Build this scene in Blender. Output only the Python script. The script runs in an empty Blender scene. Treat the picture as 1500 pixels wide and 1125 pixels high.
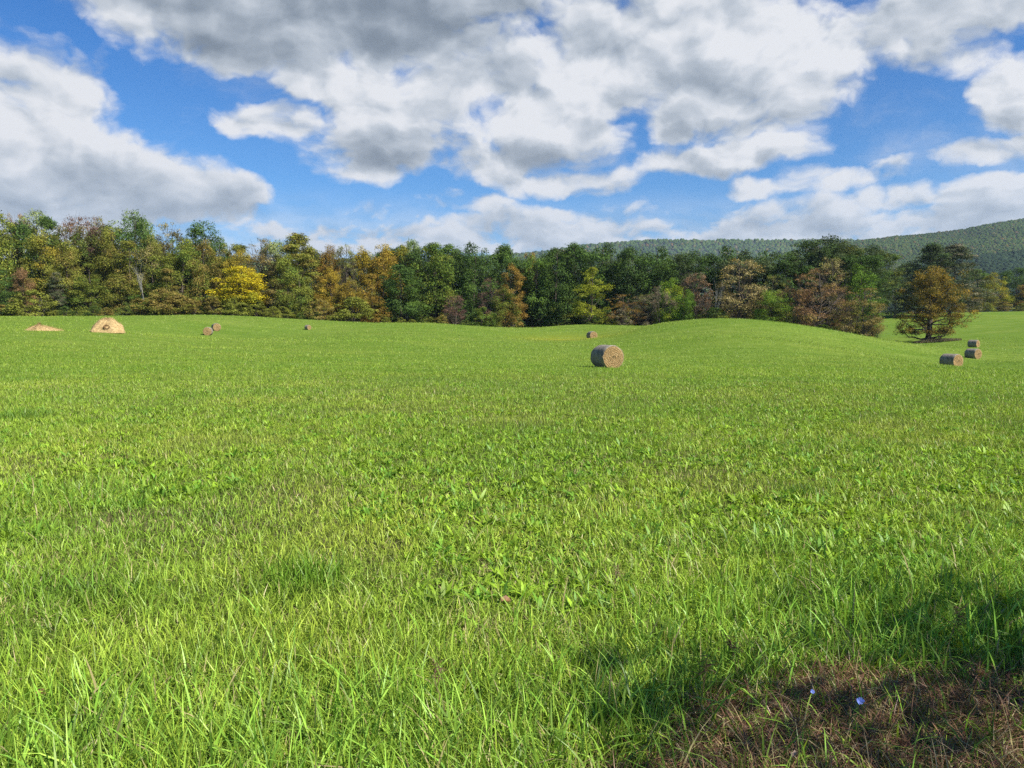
import bpy, math, random
import numpy as np
R = math.radians
sc = bpy.context.scene
COL = sc.collection

# ------------------------------------------------------------------ camera
F = 1112.0            # focal length in pixels of a 1500 px wide frame
EYE = 1.6
PITCH = math.atan((562.5 - 485.0) / F)
cam_d = bpy.data.cameras.new("camera"); cam = bpy.data.objects.new("camera", cam_d)
COL.objects.link(cam); sc.camera = cam
cam_d.sensor_width = 36; cam_d.lens = 36 * F / 1500; cam_d.clip_start = 0.05; cam_d.clip_end = 20000
cam.location = (0, 0, EYE); cam.rotation_euler = (math.pi / 2 - PITCH, 0, 0)

def ray(px, py):
    cx = (px - 750) / F; cy = (562.5 - py) / F
    cp, sp = math.cos(PITCH), math.sin(PITCH)
    return np.array([cx, cp + sp * cy, -sp + cp * cy])
def at(px, py, d):
    r = ray(px, py); return np.array([0, 0, EYE]) + r * (d / r[1])
def azel(px, py):
    r = ray(px, py); r = r / np.linalg.norm(r)
    return math.atan2(r[0], r[1]), math.asin(r[2])

# ------------------------------------------------------------------ light
SUN_EL = R(43); SUN_AZ = R(122)          # azimuth clockwise from +Y (view direction)
SUNV = np.array([math.cos(SUN_EL) * math.sin(SUN_AZ), math.cos(SUN_EL) * math.cos(SUN_AZ), math.sin(SUN_EL)])
sl = bpy.data.lights.new("sun", 'SUN'); sl.energy = 4.6; sl.angle = R(0.53); sl.color = (1.0, 0.95, 0.87)
so = bpy.data.objects.new("sun", sl); COL.objects.link(so)
from mathutils import Vector
so.rotation_euler = Vector(SUNV).to_track_quat('Z', 'Y').to_euler()
so.location = (30, -20, 40)
sc.view_settings.view_transform = 'Standard'; sc.view_settings.look = 'None'
sc.view_settings.exposure = 0.90; sc.view_settings.gamma = 1
sc.cycles.use_denoising = False
sc.cycles.max_bounces = 6; sc.cycles.diffuse_bounces = 3; sc.cycles.transmission_bounces = 3
sc.cycles.sample_clamp_indirect = 4

# ------------------------------------------------------------------ world
w = bpy.data.worlds.new("World"); sc.world = w; w.use_nodes = True
nt = w.node_tree; nt.nodes.clear()
class NB:
    def __init__(s, nt): s.nt = nt
    def n(s, t, **k):
        x = s.nt.nodes.new(t)
        for a, b in k.items(): setattr(x, a, b)
        return x
    def _in(s, sock, v):
        if v is None: return
        if isinstance(v, bpy.types.NodeSocket): s.nt.links.new(v, sock)
        else: sock.default_value = v
    def m(s, op, a, b=None, c=None, clamp=False):
        x = s.n('ShaderNodeMath', operation=op); x.use_clamp = clamp
        for i, v in enumerate((a, b, c)): s._in(x.inputs[i], v)
        return x.outputs[0]
    def v(s, op, a, b=None, c=None, out=0):
        x = s.n('ShaderNodeVectorMath', operation=op)
        for i, q in enumerate((a, b, c)): s._in(x.inputs[i], q)
        return x.outputs[out]
    def mr(s, val, a, b, c=0.0, d=1.0, t='SMOOTHSTEP'):
        x = s.n('ShaderNodeMapRange', interpolation_type=t)
        for i, q in enumerate((val, a, b, c, d)): s._in(x.inputs[i], q)
        return x.outputs[0]
    def noise(s, vec, scale, detail=4, rough=0.55, dist=0.0, out=0, lac=2.0):
        x = s.n('ShaderNodeTexNoise')
        s._in(x.inputs['Vector'], vec); s._in(x.inputs['Scale'], scale)
        x.inputs['Detail'].default_value = detail; x.inputs['Roughness'].default_value = rough
        x.inputs['Distortion'].default_value = dist; x.inputs['Lacunarity'].default_value = lac
        return x.outputs[out]
    def mix(s, f, a, b, blend='MIX'):
        x = s.n('ShaderNodeMix', data_type='RGBA', blend_type=blend)
        s._in(x.inputs[0], f); s._in(x.inputs[6], a); s._in(x.inputs[7], b)
        return x.outputs[2]
    def xyz(s, a, b, c=0.0):
        x = s.n('ShaderNodeCombineXYZ')
        for i, q in enumerate((a, b, c)): s._in(x.inputs[i], q)
        return x.outputs[0]
B = NB(nt)
sky = B.n('ShaderNodeTexSky', sky_type='NISHITA'); sky.sun_disc = False
sky.sun_elevation = SUN_EL; sky.sun_rotation = SUN_AZ; sky.altitude = 300
sky.air_density = 1.0; sky.dust_density = 0.3; sky.ozone_density = 2.5
tc = B.n('ShaderNodeTexCoord')
sep = B.n('ShaderNodeSeparateXYZ'); nt.links.new(tc.outputs['Generated'], sep.inputs[0])
az = B.m('ARCTAN2', sep.outputs[0], sep.outputs[1])
el = B.m('ARCSINE', sep.outputs[2])
P0 = B.xyz(az, el, 0.0)
# slow warp then fine warp, so that cloud outlines billow
wn = B.noise(P0, 7.0, 3, 0.5, out=1)
wv = B.v('SUBTRACT', wn, (0.5, 0.5, 0.5))
P1 = B.v('MULTIPLY_ADD', wv, (0.09, 0.05, 0.0), P0)
wn2 = B.noise(P0, 30.0, 4, 0.6, out=1)
wv2 = B.v('SUBTRACT', wn2, (0.5, 0.5, 0.5))
P1 = B.v('MULTIPLY_ADD', wv2, (0.02, 0.016, 0.0), P1)
def blob(px, py, rx, ry):
    a, e = azel(px, py); sx, sy = F / rx, F / ry
    q = B.v('MULTIPLY_ADD', P1, (sx, sy, 0), (-a * sx, -e * sy, 0))
    r2 = B.v('DOT_PRODUCT', q, q, out=1)
    return r2
COV = [ # centre and radii on the sky, written as photograph pixels
 (470,5,390,80,1),(340,60,130,42,1),(600,50,170,55,1),(760,-20,260,60,.9),(250,-10,160,60,.9),
 (-30,170,120,170,1),(60,200,110,120,1),(120,250,130,80,1),(180,270,130,60,1),(330,290,75,30,1),(230,300,150,34,.9),(40,300,160,45,1),
 (410,182,85,34,1),(465,112,75,34,.8),(560,150,110,62,1),(560,210,110,62,1),(650,170,120,90,1),(740,150,110,90,1),(830,190,90,80,1),(770,230,100,48,1),(540,255,70,26,.9),
 (870,90,130,100,1),(990,60,190,105,1),(1090,110,150,95,1),(1130,160,100,45,.9),(1190,50,160,80,1),(1370,10,240,50,1),(1375,82,78,34,.7),(1240,130,70,30,.4),
 (975,182,50,40,1),(1010,238,100,28,1),(1110,222,85,28,.9),(820,268,120,26,.9),
 (1100,272,50,17,.7),(1180,266,46,18,.3),(1270,262,60,18,.5),(1300,243,40,13,.5),
 (1500,140,62,52,1),(1430,228,55,20,.85),(1500,222,50,20,.8),
 (638,292,50,24,.6),(705,308,50,22,.5),(550,312,44,16,.4),(420,338,70,14,.5),
 (1325,292,70,22,1),(1460,282,80,24,1),(1410,322,170,34,.7),(1150,318,180,20,.3),(930,322,170,20,.3),
 (1000,348,560,32,.75),(560,348,200,24,.7),(780,332,220,26,.6),(-200,330,300,60,.9),(1700,300,180,80,.9)]
Fv = None
for (px, py, rx, ry, s) in COV:
    b = B.m('MULTIPLY_ADD', blob(px, py, rx, ry), -s, s)
    Fv = b if Fv is None else B.m('SMOOTH_MAX', Fv, b, 0.25)
Fv = B.m('MAXIMUM', Fv, -1.1)
def vor(vec, scale, detail, rough=0.5, smooth=0.35):
    x = B.n('ShaderNodeTexVoronoi', feature='SMOOTH_F1', distance='EUCLIDEAN', voronoi_dimensions='2D'); x.normalize = False
    B._in(x.inputs['Vector'], vec); x.inputs['Scale'].default_value = scale; x.inputs['Detail'].default_value = detail
    x.inputs['Roughness'].default_value = rough; x.inputs['Lacunarity'].default_value = 2.1; x.inputs['Smoothness'].default_value = smooth
    return x.outputs['Distance']
NS = (1.0, 1.55, 1.0)
Pn = B.v('MULTIPLY', P1, NS)
SH = (0.010, 0.026, 0.0)                     # small step towards the light, to shade the billows
n1 = B.noise(Pn, 6.0, 10, 0.60)
n1s = B.noise(Pn, 6.0, 3, 0.5); n2 = B.noise(B.v('ADD', Pn, SH), 6.0, 3, 0.5)
v1 = vor(Pn, 10.0, 3.0); v2 = vor(B.v('ADD', Pn, SH), 10.0, 3.0)
n3 = B.noise(Pn, 40.0, 5, 0.6)
band = B.mr(el, 0.09, 0.17, 1.0, 0.0)
Pb = B.v('MULTIPLY', P1, (1.0, 2.6, 1.0))
n4 = B.noise(Pb, 18.0, 7, 0.58); n4b = B.noise(B.v('ADD', Pb, (0.008, 0.022, 0.0)), 18.0, 4, 0.5); n4s = B.noise(Pb, 18.0, 4, 0.5)
D = B.m('MULTIPLY_ADD', B.m('SUBTRACT', n1, 0.5), 2.3, B.m('ADD', Fv, 0.24))
D = B.m('MULTIPLY_ADD', B.m('SUBTRACT', 0.42, v1), 0.85, D)
D = B.m('MULTIPLY_ADD', B.m('SUBTRACT', n3, 0.5), 0.45, D)
D = B.m('MULTIPLY_ADD', B.m('MULTIPLY', B.m('SUBTRACT', n4, 0.40), band), 3.0, D)
alpha = B.mr(D, -0.08, 0.62)
# thin veils
veil = B.mr(B.noise(B.v('MULTIPLY', P1, (1, 2.0, 1)), 4.0, 9, 0.62), 0.48, 0.78, 0.0, 0.5)
veil = B.m('MULTIPLY', veil, B.mr(el, 0.05, 0.25))
low = B.m('MULTIPLY', B.mr(el, 0.09, 0.19), -0.75); low = B.m('ADD', low, 0.75)
low = B.m('MULTIPLY', low, B.mr(n4, 0.30, 0.62, 0.45, 1.0))
alpha = B.m('MAXIMUM', alpha, B.m('MAXIMUM', veil, low))
TONE = [(470,-20,480,95,-.50),(330,75,150,42,-.30),(620,70,150,45,-.25),
 (500,235,120,26,-.18),(610,225,120,42,-.38),(790,240,120,34,-.34),(690,120,110,26,-.15),
 (150,262,120,28,-.25),(60,80,120,40,-.15),(40,300,180,20,-.15),(340,312,90,12,-.28),
 (110,150,80,45,.22),(40,200,70,40,.1),(420,165,70,20,.25),(560,125,100,26,.22),(700,165,70,36,.22),(860,110,60,36,.2),(800,185,60,36,.22),
 (1130,70,110,50,.15),(1000,140,150,34,-.22),(900,60,70,60,-.12),(1070,190,120,26,-.34),(1350,25,200,40,-.25),(1350,98,80,16,-.15),
 (1480,115,40,20,.2),(1500,172,60,18,-.25),(1330,283,60,14,.3),(1460,268,70,12,.35),(1420,325,200,22,-.15),(820,290,120,12,-.2),
 (1100,265,40,10,.2),(1120,212,50,12,.15),(1030,252,120,8,-.15),(638,282,36,10,.15),(640,306,36,8,-.2)]
T = None
for (px, py, rx, ry, s) in TONE:
    b = B.m('MULTIPLY', B.m('MAXIMUM', B.m('SUBTRACT', 1.0, blob(px, py, rx, ry)), 0.0), s)
    T = b if T is None else B.m('ADD', T, b)
rel = B.m('MULTIPLY', B.m('SUBTRACT', n1s, n2), 1.7)
rel = B.m('MULTIPLY_ADD', B.m('SUBTRACT', v2, v1), 0.60, rel)
rel = B.m('MULTIPLY_ADD', B.m('SUBTRACT', n3, 0.5), 0.10, rel)
rel = B.m('MULTIPLY_ADD', B.m('MULTIPLY', B.m('SUBTRACT', n4s, n4b), band), 1.6, rel)
core = B.mr(D, 0.35, 1.7, 0.12, -0.14)
L = B.m('ADD', B.m('ADD', rel, core), B.m('ADD', T, 0.77), clamp=True)
cr = B.n('ShaderNodeValToRGB'); nt.links.new(L, cr.inputs[0]); cr.color_ramp.interpolation = 'B_SPLINE'
e = cr.color_ramp.elements
e[0].position = 0.0; e[0].color = (0.20, 0.245, 0.305, 1)
e[1].position = 1.0; e[1].color = (0.86, 0.87, 0.90, 1)
x = e.new(0.35); x.color = (0.32, 0.375, 0.445, 1)
x = e.new(0.72); x.color = (0.56, 0.615, 0.685, 1)
ccol = B.mix(B.mr(el, 0.08, 0.22, 0.45, 0.0), cr.outputs[0], (0.50, 0.61, 0.76, 1))
EXPO = 2 ** sc.view_settings.exposure
STR = 0.1
ccol = B.v('SCALE', ccol); ccol.node.inputs[3].default_value = 1.0 / (STR * EXPO)
blue = B.mix(B.mr(el, 0.08, 0.48), (0.33, 0.56, 0.76, 1), (0.14, 0.42, 0.74, 1)); blue = B.mix(1.0, sky.outputs[0], blue, 'MULTIPLY')
final = B.mix(alpha, blue, ccol)
bg = B.n('ShaderNodeBackground'); bg.inputs[1].default_value = STR
nt.links.new(final, bg.inputs[0])
wo = B.n('ShaderNodeOutputWorld'); nt.links.new(bg.outputs[0], wo.inputs[0])
w.cycles.sampling_method = 'MANUAL'; w.cycles.sample_map_resolution = 512

# ------------------------------------------------------------------ helpers
def tag(o, label=None, cat=None, group=None, kind=None):
    if label: o['label'] = label
    if cat: o['category'] = cat
    if group: o['group'] = group
    if kind: o['kind'] = kind
    return o
def link(name, me, parent=None, mat=None):
    o = bpy.data.objects.new(name, me); COL.objects.link(o)
    if parent: o.parent = parent
    if mat and not me.materials: me.materials.append(mat)
    return o
def empty(name, loc, rz=0, sc3=(1, 1, 1)):
    o = bpy.data.objects.new(name, None); COL.objects.link(o)
    o.location = loc; o.rotation_euler = (0, 0, rz); o.scale = sc3; o.empty_display_size = 0.3
    return o
def np_mesh(name, V, faces_by_n, col=None, smooth=False):
    """V (n,3); faces_by_n = list of (m,k) index arrays; col (n,3|4) per vertex"""
    me = bpy.data.meshes.new(name)
    V = np.ascontiguousarray(V, dtype=np.float32)
    me.vertices.add(len(V)); me.vertices.foreach_set('co', V.ravel())
    fs = [f for f in faces_by_n if len(f)]
    nl = sum(f.size for f in fs); nf = sum(len(f) for f in fs)
    me.loops.add(nl); me.polygons.add(nf)
    me.loops.foreach_set('vertex_index', np.concatenate([f.ravel() for f in fs]).astype(np.int32))
    tot = np.concatenate([np.full(len(f), f.shape[1]) for f in fs])
    st = np.concatenate([[0], np.cumsum(tot)[:-1]])
    me.polygons.foreach_set('loop_start', st.astype(np.int32))
    if smooth: me.polygons.foreach_set('use_smooth', np.ones(nf, dtype=bool))
    me.update(calc_edges=True)
    if col is not None:
        a = me.color_attributes.new(name='tone', type='FLOAT_COLOR', domain='POINT')
        c = np.ones((len(V), 4), dtype=np.float32); c[:, :col.shape[1]] = col
        a.data.foreach_set('color', c.ravel())
    return me
def vnoise(x, y, s, seed=0):
    x = np.asarray(x, float) / s; y = np.asarray(y, float) / s
    xi = np.floor(x).astype(np.int64); yi = np.floor(y).astype(np.int64)
    fx = x - xi; fy = y - yi; fx = fx * fx * (3 - 2 * fx); fy = fy * fy * (3 - 2 * fy)
    def h(a, b):
        n = (a * 374761393 + b * 668265263 + seed * 1442695041) & 0xffffffff
        n = ((n ^ (n >> 13)) * 1274126177) & 0xffffffff
        return ((n ^ (n >> 16)) & 0xffff) / 65535.0
    return (h(xi, yi) * (1 - fx) + h(xi + 1, yi) * fx) * (1 - fy) + (h(xi, yi + 1) * (1 - fx) + h(xi + 1, yi + 1) * fx) * fy
def fbm(x, y, s, seed=0, o=4):
    t = 0; a = 1; n = 0
    for i in range(o):
        t = t + a * vnoise(x, y, s / 2 ** i, seed + i * 17); n += a; a *= 0.55
    return t / n
def sstep(x, a, b):
    t = np.clip((x - a) / (b - a), 0, 1); return t * t * (3 - 2 * t)

# ------------------------------------------------------------------ terrain
CP = [ # pixel column, pixel row, distance of a point of the meadow surface
 (0,468,150),(100,465,150),(210,463,150),(290,461,150),(370,463,150),(420,466.5,152),(470,469,152),(520,472,152),(560,475.5,152),(625,473,145),(700,484,160),(740,485.5,160),
 (780,482,155),(830,476,155),(870,475.5,150),(905,478,140),(960,475,120),(1000,471.5,112),(1050,469,108),(1100,470,106),(1150,476,104),(1200,484,104),(1250,490.5,106),(1295,497,112),
 (158,487,75),(67,485,75),(310,493,108),(451,486,122),(866,497,122),(867,504.5,97),(867,514,72),(790,512,75),(800,502,100),(940,514,72),(1425,533,82),(890,538,42.5),(1393,538,71),(1425,526,97),(1427,510,122),(1361,500,150),
 (1300,466,225),(1350,462,235),(1410,457,262),(1500,452,275),(1600,447,275),(1480,478,190),(1560,476,180),
 (560,500,80),(300,505,75),(700,505,85),(200,478,110),(620,486,115),(740,489,125),(1050,495,75),(1200,505,78),(1500,530,80)]
cp = [tuple(at(*c)) for c in CP]
for c, dd, dz in ((1050,160,-3.2),(1150,155,-2.6),(960,165,-2),(1250,150,-2.6),(1200,200,-1),(870,185,-1.6),(740,195,-.6),(560,185,-.6),(300,190,.6),(100,190,.6)):
    z = np.interp(c, [0, 290, 560, 740, 870, 1050, 1150, 1250, 1500], [4.4, 4.9, 2.9, 2.0, 2.9, 3.2, 2.4, 1.1, 0.4]) + dz
    p = at(c, 485, dd); cp.append((p[0], p[1], z))
for a in range(60, 301, 30):
    for d, z in ((40, 0), (150, 0.5)):
        cp.append((d * math.sin(R(a)), d * math.cos(R(a)), z))
for a in (-30, -15, 0, 15, 30):
    for d, z in ((3, 0), (12, -0.02), (24, -0.08)):
        cp.append((d * math.sin(R(a)), d * math.cos(R(a)), z))
cp.append((0, 0, 0)); cp.append((2, -5, 0)); cp.append((-130, 60, 2.0)); cp.append((-110, 130, 4.0)); cp.append((140, 60, -1)); cp.append((200,150,5))
cp = np.array(cp, float)
def tps_k(r2): return 0.5 * r2 * np.log(r2 + 1e-9)
def tps_fit(P, lam=0.3):
    n = len(P); X = P[:, :2] / 50
    K = tps_k(((X[:, None] - X[None]) ** 2).sum(-1)) + np.eye(n) * lam * 1e-3
    Q = np.hstack([np.ones((n, 1)), X])
    A = np.zeros((n + 3, n + 3)); A[:n, :n] = K; A[:n, n:] = Q; A[n:, :n] = Q.T
    return X, np.linalg.solve(A, np.concatenate([P[:, 2], np.zeros(3)]))
TX, TW = tps_fit(cp)
def gz(x, y):
    x = np.atleast_1d(np.asarray(x, float)); y = np.atleast_1d(np.asarray(y, float))
    out = np.empty(x.shape); xf, yf = x.ravel(), y.ravel(); of = out.ravel()
    for i in range(0, len(xf), 20000):
        q = np.stack([xf[i:i + 20000], yf[i:i + 20000]], 1) / 50
        k = tps_k(((q[:, None] - TX[None]) ** 2).sum(-1))
        of[i:i + 20000] = k @ TW[:-3] + TW[-3] + q @ TW[-2:]
    out = of.reshape(x.shape)
    r = np.hypot(x, y)
    rr_ = np.hypot(x, y)
    out = out + (fbm(x, y, 9, 61, 3) - .5) * .14 * sstep(rr_, 20, 60)
    out = np.clip(out, -4, 14)
    return out * (1 - sstep(r, 290, 430)) + 4.0 * sstep(r, 290, 430)
def gz1(x, y): return float(gz(x, y)[0])

def edge_d(px):   # distance of the edge of the wood
    return np.interp(px, [-400, 0, 300, 520, 740, 900, 1000, 1100, 1200, 1290, 1310, 1400, 1500, 1900],
                     [150, 150, 150, 156, 164, 158, 152, 146, 140, 138, 230, 266, 280, 300])

# materials ---------------------------------------------------------
def new_mat(name):
    m = bpy.data.materials.new(name); m.use_nodes = True; m.node_tree.nodes.clear()
    return m, NB(m.node_tree)
def finish(m, b, surf):
    o = b.n('ShaderNodeOutputMaterial'); m.node_tree.links.new(surf, o.inputs[0]); return m
def principled(b, col, rough=0.9, bump=None, bstr=0.3, bdist=0.02, spec=0.3):
    p = b.n('ShaderNodeBsdfPrincipled'); b._in(p.inputs['Base Color'], col); b._in(p.inputs['Roughness'], rough)
    p.inputs['Specular IOR Level'].default_value = spec
    if bump is not None:
        bm = b.n('ShaderNodeBump'); bm.inputs['Strength'].default_value = bstr; bm.inputs['Distance'].default_value = bdist
        b._in(bm.inputs['Height'], bump); b.nt.links.new(bm.outputs[0], p.inputs['Normal'])
    return p.outputs[0]
def attr(b, name='tone', typ='GEOMETRY'):
    a = b.n('ShaderNodeAttribute'); a.attribute_name = name; a.attribute_type = typ; return a
def leafy(b, col, transl=0.3, rough=0.55, gloss=0.04):
    d = b.n('ShaderNodeBsdfDiffuse'); b._in(d.inputs[0], col)
    t = b.n('ShaderNodeBsdfTranslucent'); b._in(t.inputs[0], b.mix(1.0, col, (1.15, 1.1, 0.6, 1), 'MULTIPLY'))
    mx = b.n('ShaderNodeMixShader'); mx.inputs[0].default_value = transl
    b.nt.links.new(d.outputs[0], mx.inputs[1]); b.nt.links.new(t.outputs[0], mx.inputs[2])
    if gloss <= 0: return mx.outputs[0]
    g = b.n('ShaderNodeBsdfGlossy'); g.inputs['Roughness'].default_value = rough; g.inputs[0].default_value = (1, 1, 1, 1)
    m2 = b.n('ShaderNodeMixShader'); m2.inputs[0].default_value = gloss
    b.nt.links.new(mx.outputs[0], m2.inputs[1]); b.nt.links.new(g.outputs[0], m2.inputs[2])
    return m2.outputs[0]

GRASS_FAR = (0.150, 0.235, 0.032, 1)
def mat_ground():
    m, b = new_mat('meadow_ground')
    tcn = b.n('ShaderNodeTexCoord').outputs['Object']
    nA = b.noise(tcn, 0.045, 5, 0.6); nB = b.noise(tcn, 0.5, 6, 0.65); nC = b.noise(tcn, 6.0, 4, 0.7)
    c = b.mix(b.mr(nA, 0.35, 0.7), (0.138, 0.212, 0.034, 1), (0.186, 0.240, 0.045, 1))
    sw = b.noise(b.v('MULTIPLY', tcn, (0.05, 0.6, 1)), 1.0, 5, 0.6); c = b.mix(b.mr(sw, 0.42, 0.66, 0, 0.6), c, (0.095, 0.165, 0.018, 1))
    c = b.mix(b.mr(nB, 0.35, 0.75, 0, 0.65), c, (0.090, 0.160, 0.018, 1))
    c = b.mix(b.mr(nC, 0.45, 0.75, 0, 0.6), c, (0.07, 0.12, 0.02, 1))
    at_ = attr(b); sp = b.n('ShaderNodeSeparateColor'); b.nt.links.new(at_.outputs[0], sp.inputs[0])
    soil = b.mix(b.mr(nC, 0.3, 0.7), (0.04, 0.042, 0.016, 1), (0.13, 0.125, 0.05, 1))
    c = b.mix(sp.outputs[0], c, soil)                                     # near: thatch between blades
    c = b.mix(sp.outputs[1], c, (0.05, 0.038, 0.022, 1))                  # leaf litter in the wood
    c = b.mix(b.m('MULTIPLY', sp.outputs[2], b.mr(nB, 0.3, 0.6, 0.3, 1)), c, (0.25, 0.25, 0.03, 1))   # yellowed patch
    return finish(m, b, principled(b, c, 1.0, nC, 0.6, 0.12, 0.0))
naz, nr = 540, 330
rad = np.concatenate([[0.15], 0.4 * (7000 / 0.4) ** (np.arange(nr) / (nr - 1))])
ang = np.arange(naz) / naz * 2 * math.pi
RR, AA = np.meshgrid(rad, ang, indexing='ij')
GX, GY = RR * np.sin(AA), RR * np.cos(AA)
GZ = gz(GX, GY)
V = np.stack([GX, GY, GZ], -1).reshape(-1, 3)
i, j = np.meshgrid(np.arange(len(rad) - 1), np.arange(naz), indexing='ij')
a = i * naz + j; b_ = i * naz + (j + 1) % naz
quads = np.stack([a, b_, b_ + naz, a + naz], -1).reshape(-1, 4)[:, ::-1]
V = np.vstack([V, [[0, 0, gz1(0, 0)]]])
tris = np.array([[len(V) - 1, (k + 1) % naz, k] for k in range(naz)])[:, ::-1]
gr = np.hypot(V[:, 0], V[:, 1])
with np.errstate(divide='ignore', invalid='ignore'):
    gpx = np.where(V[:, 1] > 1, 750 + F * V[:, 0] / np.maximum(V[:, 1], 1), 750)
wood = sstep(V[:, 1] - edge_d(gpx), -1, 5) * (V[:, 1] > 60) * ((gpx < 1278) | (gpx > 1330))
yb = at(835, 498, 118)
yel = np.exp(-(((V[:, 0] - yb[0]) / 7) ** 2 + ((V[:, 1] - yb[1]) / 9) ** 2))
gc = np.stack([1 - sstep(gr, 6, 40), wood, yel], 1)
ground_me = np_mesh('meadow_ground', V, [quads, tris], gc, True)
tag(link('ground', ground_me, mat=mat_ground()), kind='structure')

# ------------------------------------------------------------------ hills
rng = np.random.default_rng(5)
def ridge(name, prof, D, front, back, mat, drop=0.0):
    xs = np.array([p[0] for p in prof]); ys = np.array([p[1] for p in prof])
    pxs = np.linspace(xs[0], xs[-1], 260)
    rows = []
    for t in np.linspace(-1, 1, 50):
        dd = D + (front * t if t < 0 else back * t)
        row = []
        yy = np.interp(pxs, xs, ys) + (fbm(pxs, pxs * 0, 90, 3) - 0.5) * 6
        hz = (485 - yy) / F * D - drop
        prof_h = (1 - abs(t)) ** 0.85 if t < 0 else math.cos(t * math.pi / 2) ** 1.2
        X = (pxs - 750) / F * dd
        und = (fbm(X, X * 0 + dd, 420, 9) - 0.5) * 80 * (1 - abs(t)) * min(1, abs(t) * 3)
        rows.append(np.stack([X, np.full_like(X, dd), np.maximum(hz * prof_h + und, -8) + 1], -1))
    G = np.array(rows); n, m = G.shape[:2]
    i, j = np.meshgrid(np.arange(n - 1), np.arange(m - 1), indexing='ij'); a = i * m + j
    q = np.stack([a, a + 1, a + m + 1, a + m], -1).reshape(-1, 4)
    tag(link(name, np_mesh(name, G.reshape(-1, 3), [q], None, True), mat=mat), kind='structure')
    return G
def mat_plain(name, c1, c2, s):
    m, b = new_mat(name); tcn = b.n('ShaderNodeTexCoord').outputs['Object']
    return finish(m, b, principled(b, b.mix(b.mr(b.noise(tcn, s, 5), 0.35, 0.65), c1, c2), 1.0, None))
m_hill = mat_plain('hill_ground', (0.03, 0.045, 0.018, 1), (0.05, 0.06, 0.025, 1), 0.02)
def mat_woods():
    m, b = new_mat('woodland_crowns')
    a = attr(b); tcn = b.n('ShaderNodeTexCoord').outputs['Object']
    c = b.mix(b.mr(b.noise(tcn, 0.35, 3), 0.3, 0.7, 0, 0.5), a.outputs[0], (0.025, 0.04, 0.018, 1))
    return finish(m, b, principled(b, c, 1.0, None, spec=0.0))
m_woods = mat_woods()
def woods_on(G, name, n, rad_, cols, wts, label, tmax=0.15):
    rows, cols_n = G.shape[:2]
    tlim = int(rows * (0.5 + tmax / 2))
    u = rng.uniform(0, tlim - 1.01, n * 2); v = rng.uniform(0, cols_n - 1.01, n * 2)
    iu = u.astype(int); iv = v.astype(int); fu = (u - iu)[:, None]; fv = (v - iv)[:, None]
    P = (G[iu, iv] * (1 - fu) + G[iu + 1, iv] * fu) * (1 - fv) + (G[iu, iv + 1] * (1 - fu) + G[iu + 1, iv + 1] * fu) * fv
    P = P[P[:, 2] > 6][:n]; n = len(P)
    r = rad_ * rng.uniform(0.6, 1.35, n); h = r * rng.uniform(1.0, 1.7, n)
    K = 6; th = np.arange(K) / K * 2 * math.pi
    vs = []
    for lev, (rr, zz) in enumerate(((1.0, 0.1), (0.72, 0.72))):
        t = th[None] + rng.uniform(0, 1, (n, 1)); jit = rng.uniform(0.8, 1.2, (n, K))
        vs.append(np.stack([P[:, :1] + r[:, None] * rr * jit * np.cos(t), P[:, 1:2] + r[:, None] * rr * jit * np.sin(t),
                            P[:, 2:3] + h[:, None] * zz * rng.uniform(0.85, 1.15, (n, K))], -1))
    tip = (P + np.stack([r * 0, r * 0, h * 1.05], 1))[:, None]
    VV = np.concatenate([vs[0], vs[1], tip], 1); nv = 2 * K + 1
    base = (np.arange(n) * nv)[:, None]
    k = np.arange(K); k2 = (k + 1) % K
    q = (base[:, None] + np.stack([k, k2, K + k2, K + k], 1)[None]).reshape(-1, 4)
    t = (base[:, None] + np.stack([K + k, K + k2, np.full(K, 2 * K)], 1)[None]).reshape(-1, 3)
    pick = rng.choice(len(cols), n, p=wts)
    c = np.array(cols)[pick] * rng.uniform(0.85, 1.15, (n, 1))
    patch = fbm(P[:, 0], P[:, 1], 260, 4)[:, None]
    c = c * (0.45 + 1.1 * patch)
    me = np_mesh(name, VV.reshape(-1, 3), [q, t], np.repeat(c, nv, 0), True)
    tag(link(name, me, mat=m_woods), label, 'woodland', kind='stuff')
CG = [(0.050, 0.088, 0.018), (0.062, 0.100, 0.020), (0.080, 0.102, 0.022), (0.12, 0.10, 0.035), (0.14, 0.085, 0.03)]
G1 = ridge('far_hills', [(-500,380),(0,382),(400,380),(700,376),(790,366),(850,357),(940,351),(1050,349.5),(1170,350),(1300,352),(1500,352),(2000,350)], 3300, 1300, 900, m_hill, 14)
woods_on(G1, 'far_hill_woods', 45000, 7, CG, [.42, .32, .2, .05, .01], 'blue green wooded ridge low on the horizon beyond the dark green trees')
G2 = ridge('hill', [(1050,430),(1150,385),(1200,366),(1255,351),(1300,344),(1360,338),(1400,333),(1430,327),(1470,321),(1500,318),(1620,312),(1900,330)], 1900, 850, 500, m_hill, 10)
woods_on(G2, 'hill_woods', 75000, 3.5, CG, [.33, .33, .24, .08, .02], 'wooded hillside rising to the right edge above the lone maple')
G3 = ridge('shadow_ridge', [(1150,440),(1250,405),(1330,388),(1400,374),(1450,369),(1500,365),(1700,358),(1900,370)], 1100, 350, 250, m_hill, 8)  # added ridge; its dark woods stand in for cloud shadow on the hill
woods_on(G3, 'shadow_ridge_woods', 22000, 3.6, [(0.022, 0.04, 0.022), (0.03, 0.05, 0.025)], [.6, .4], 'foot of the wooded hill, its cloud shadow put in as darker woods')

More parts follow.
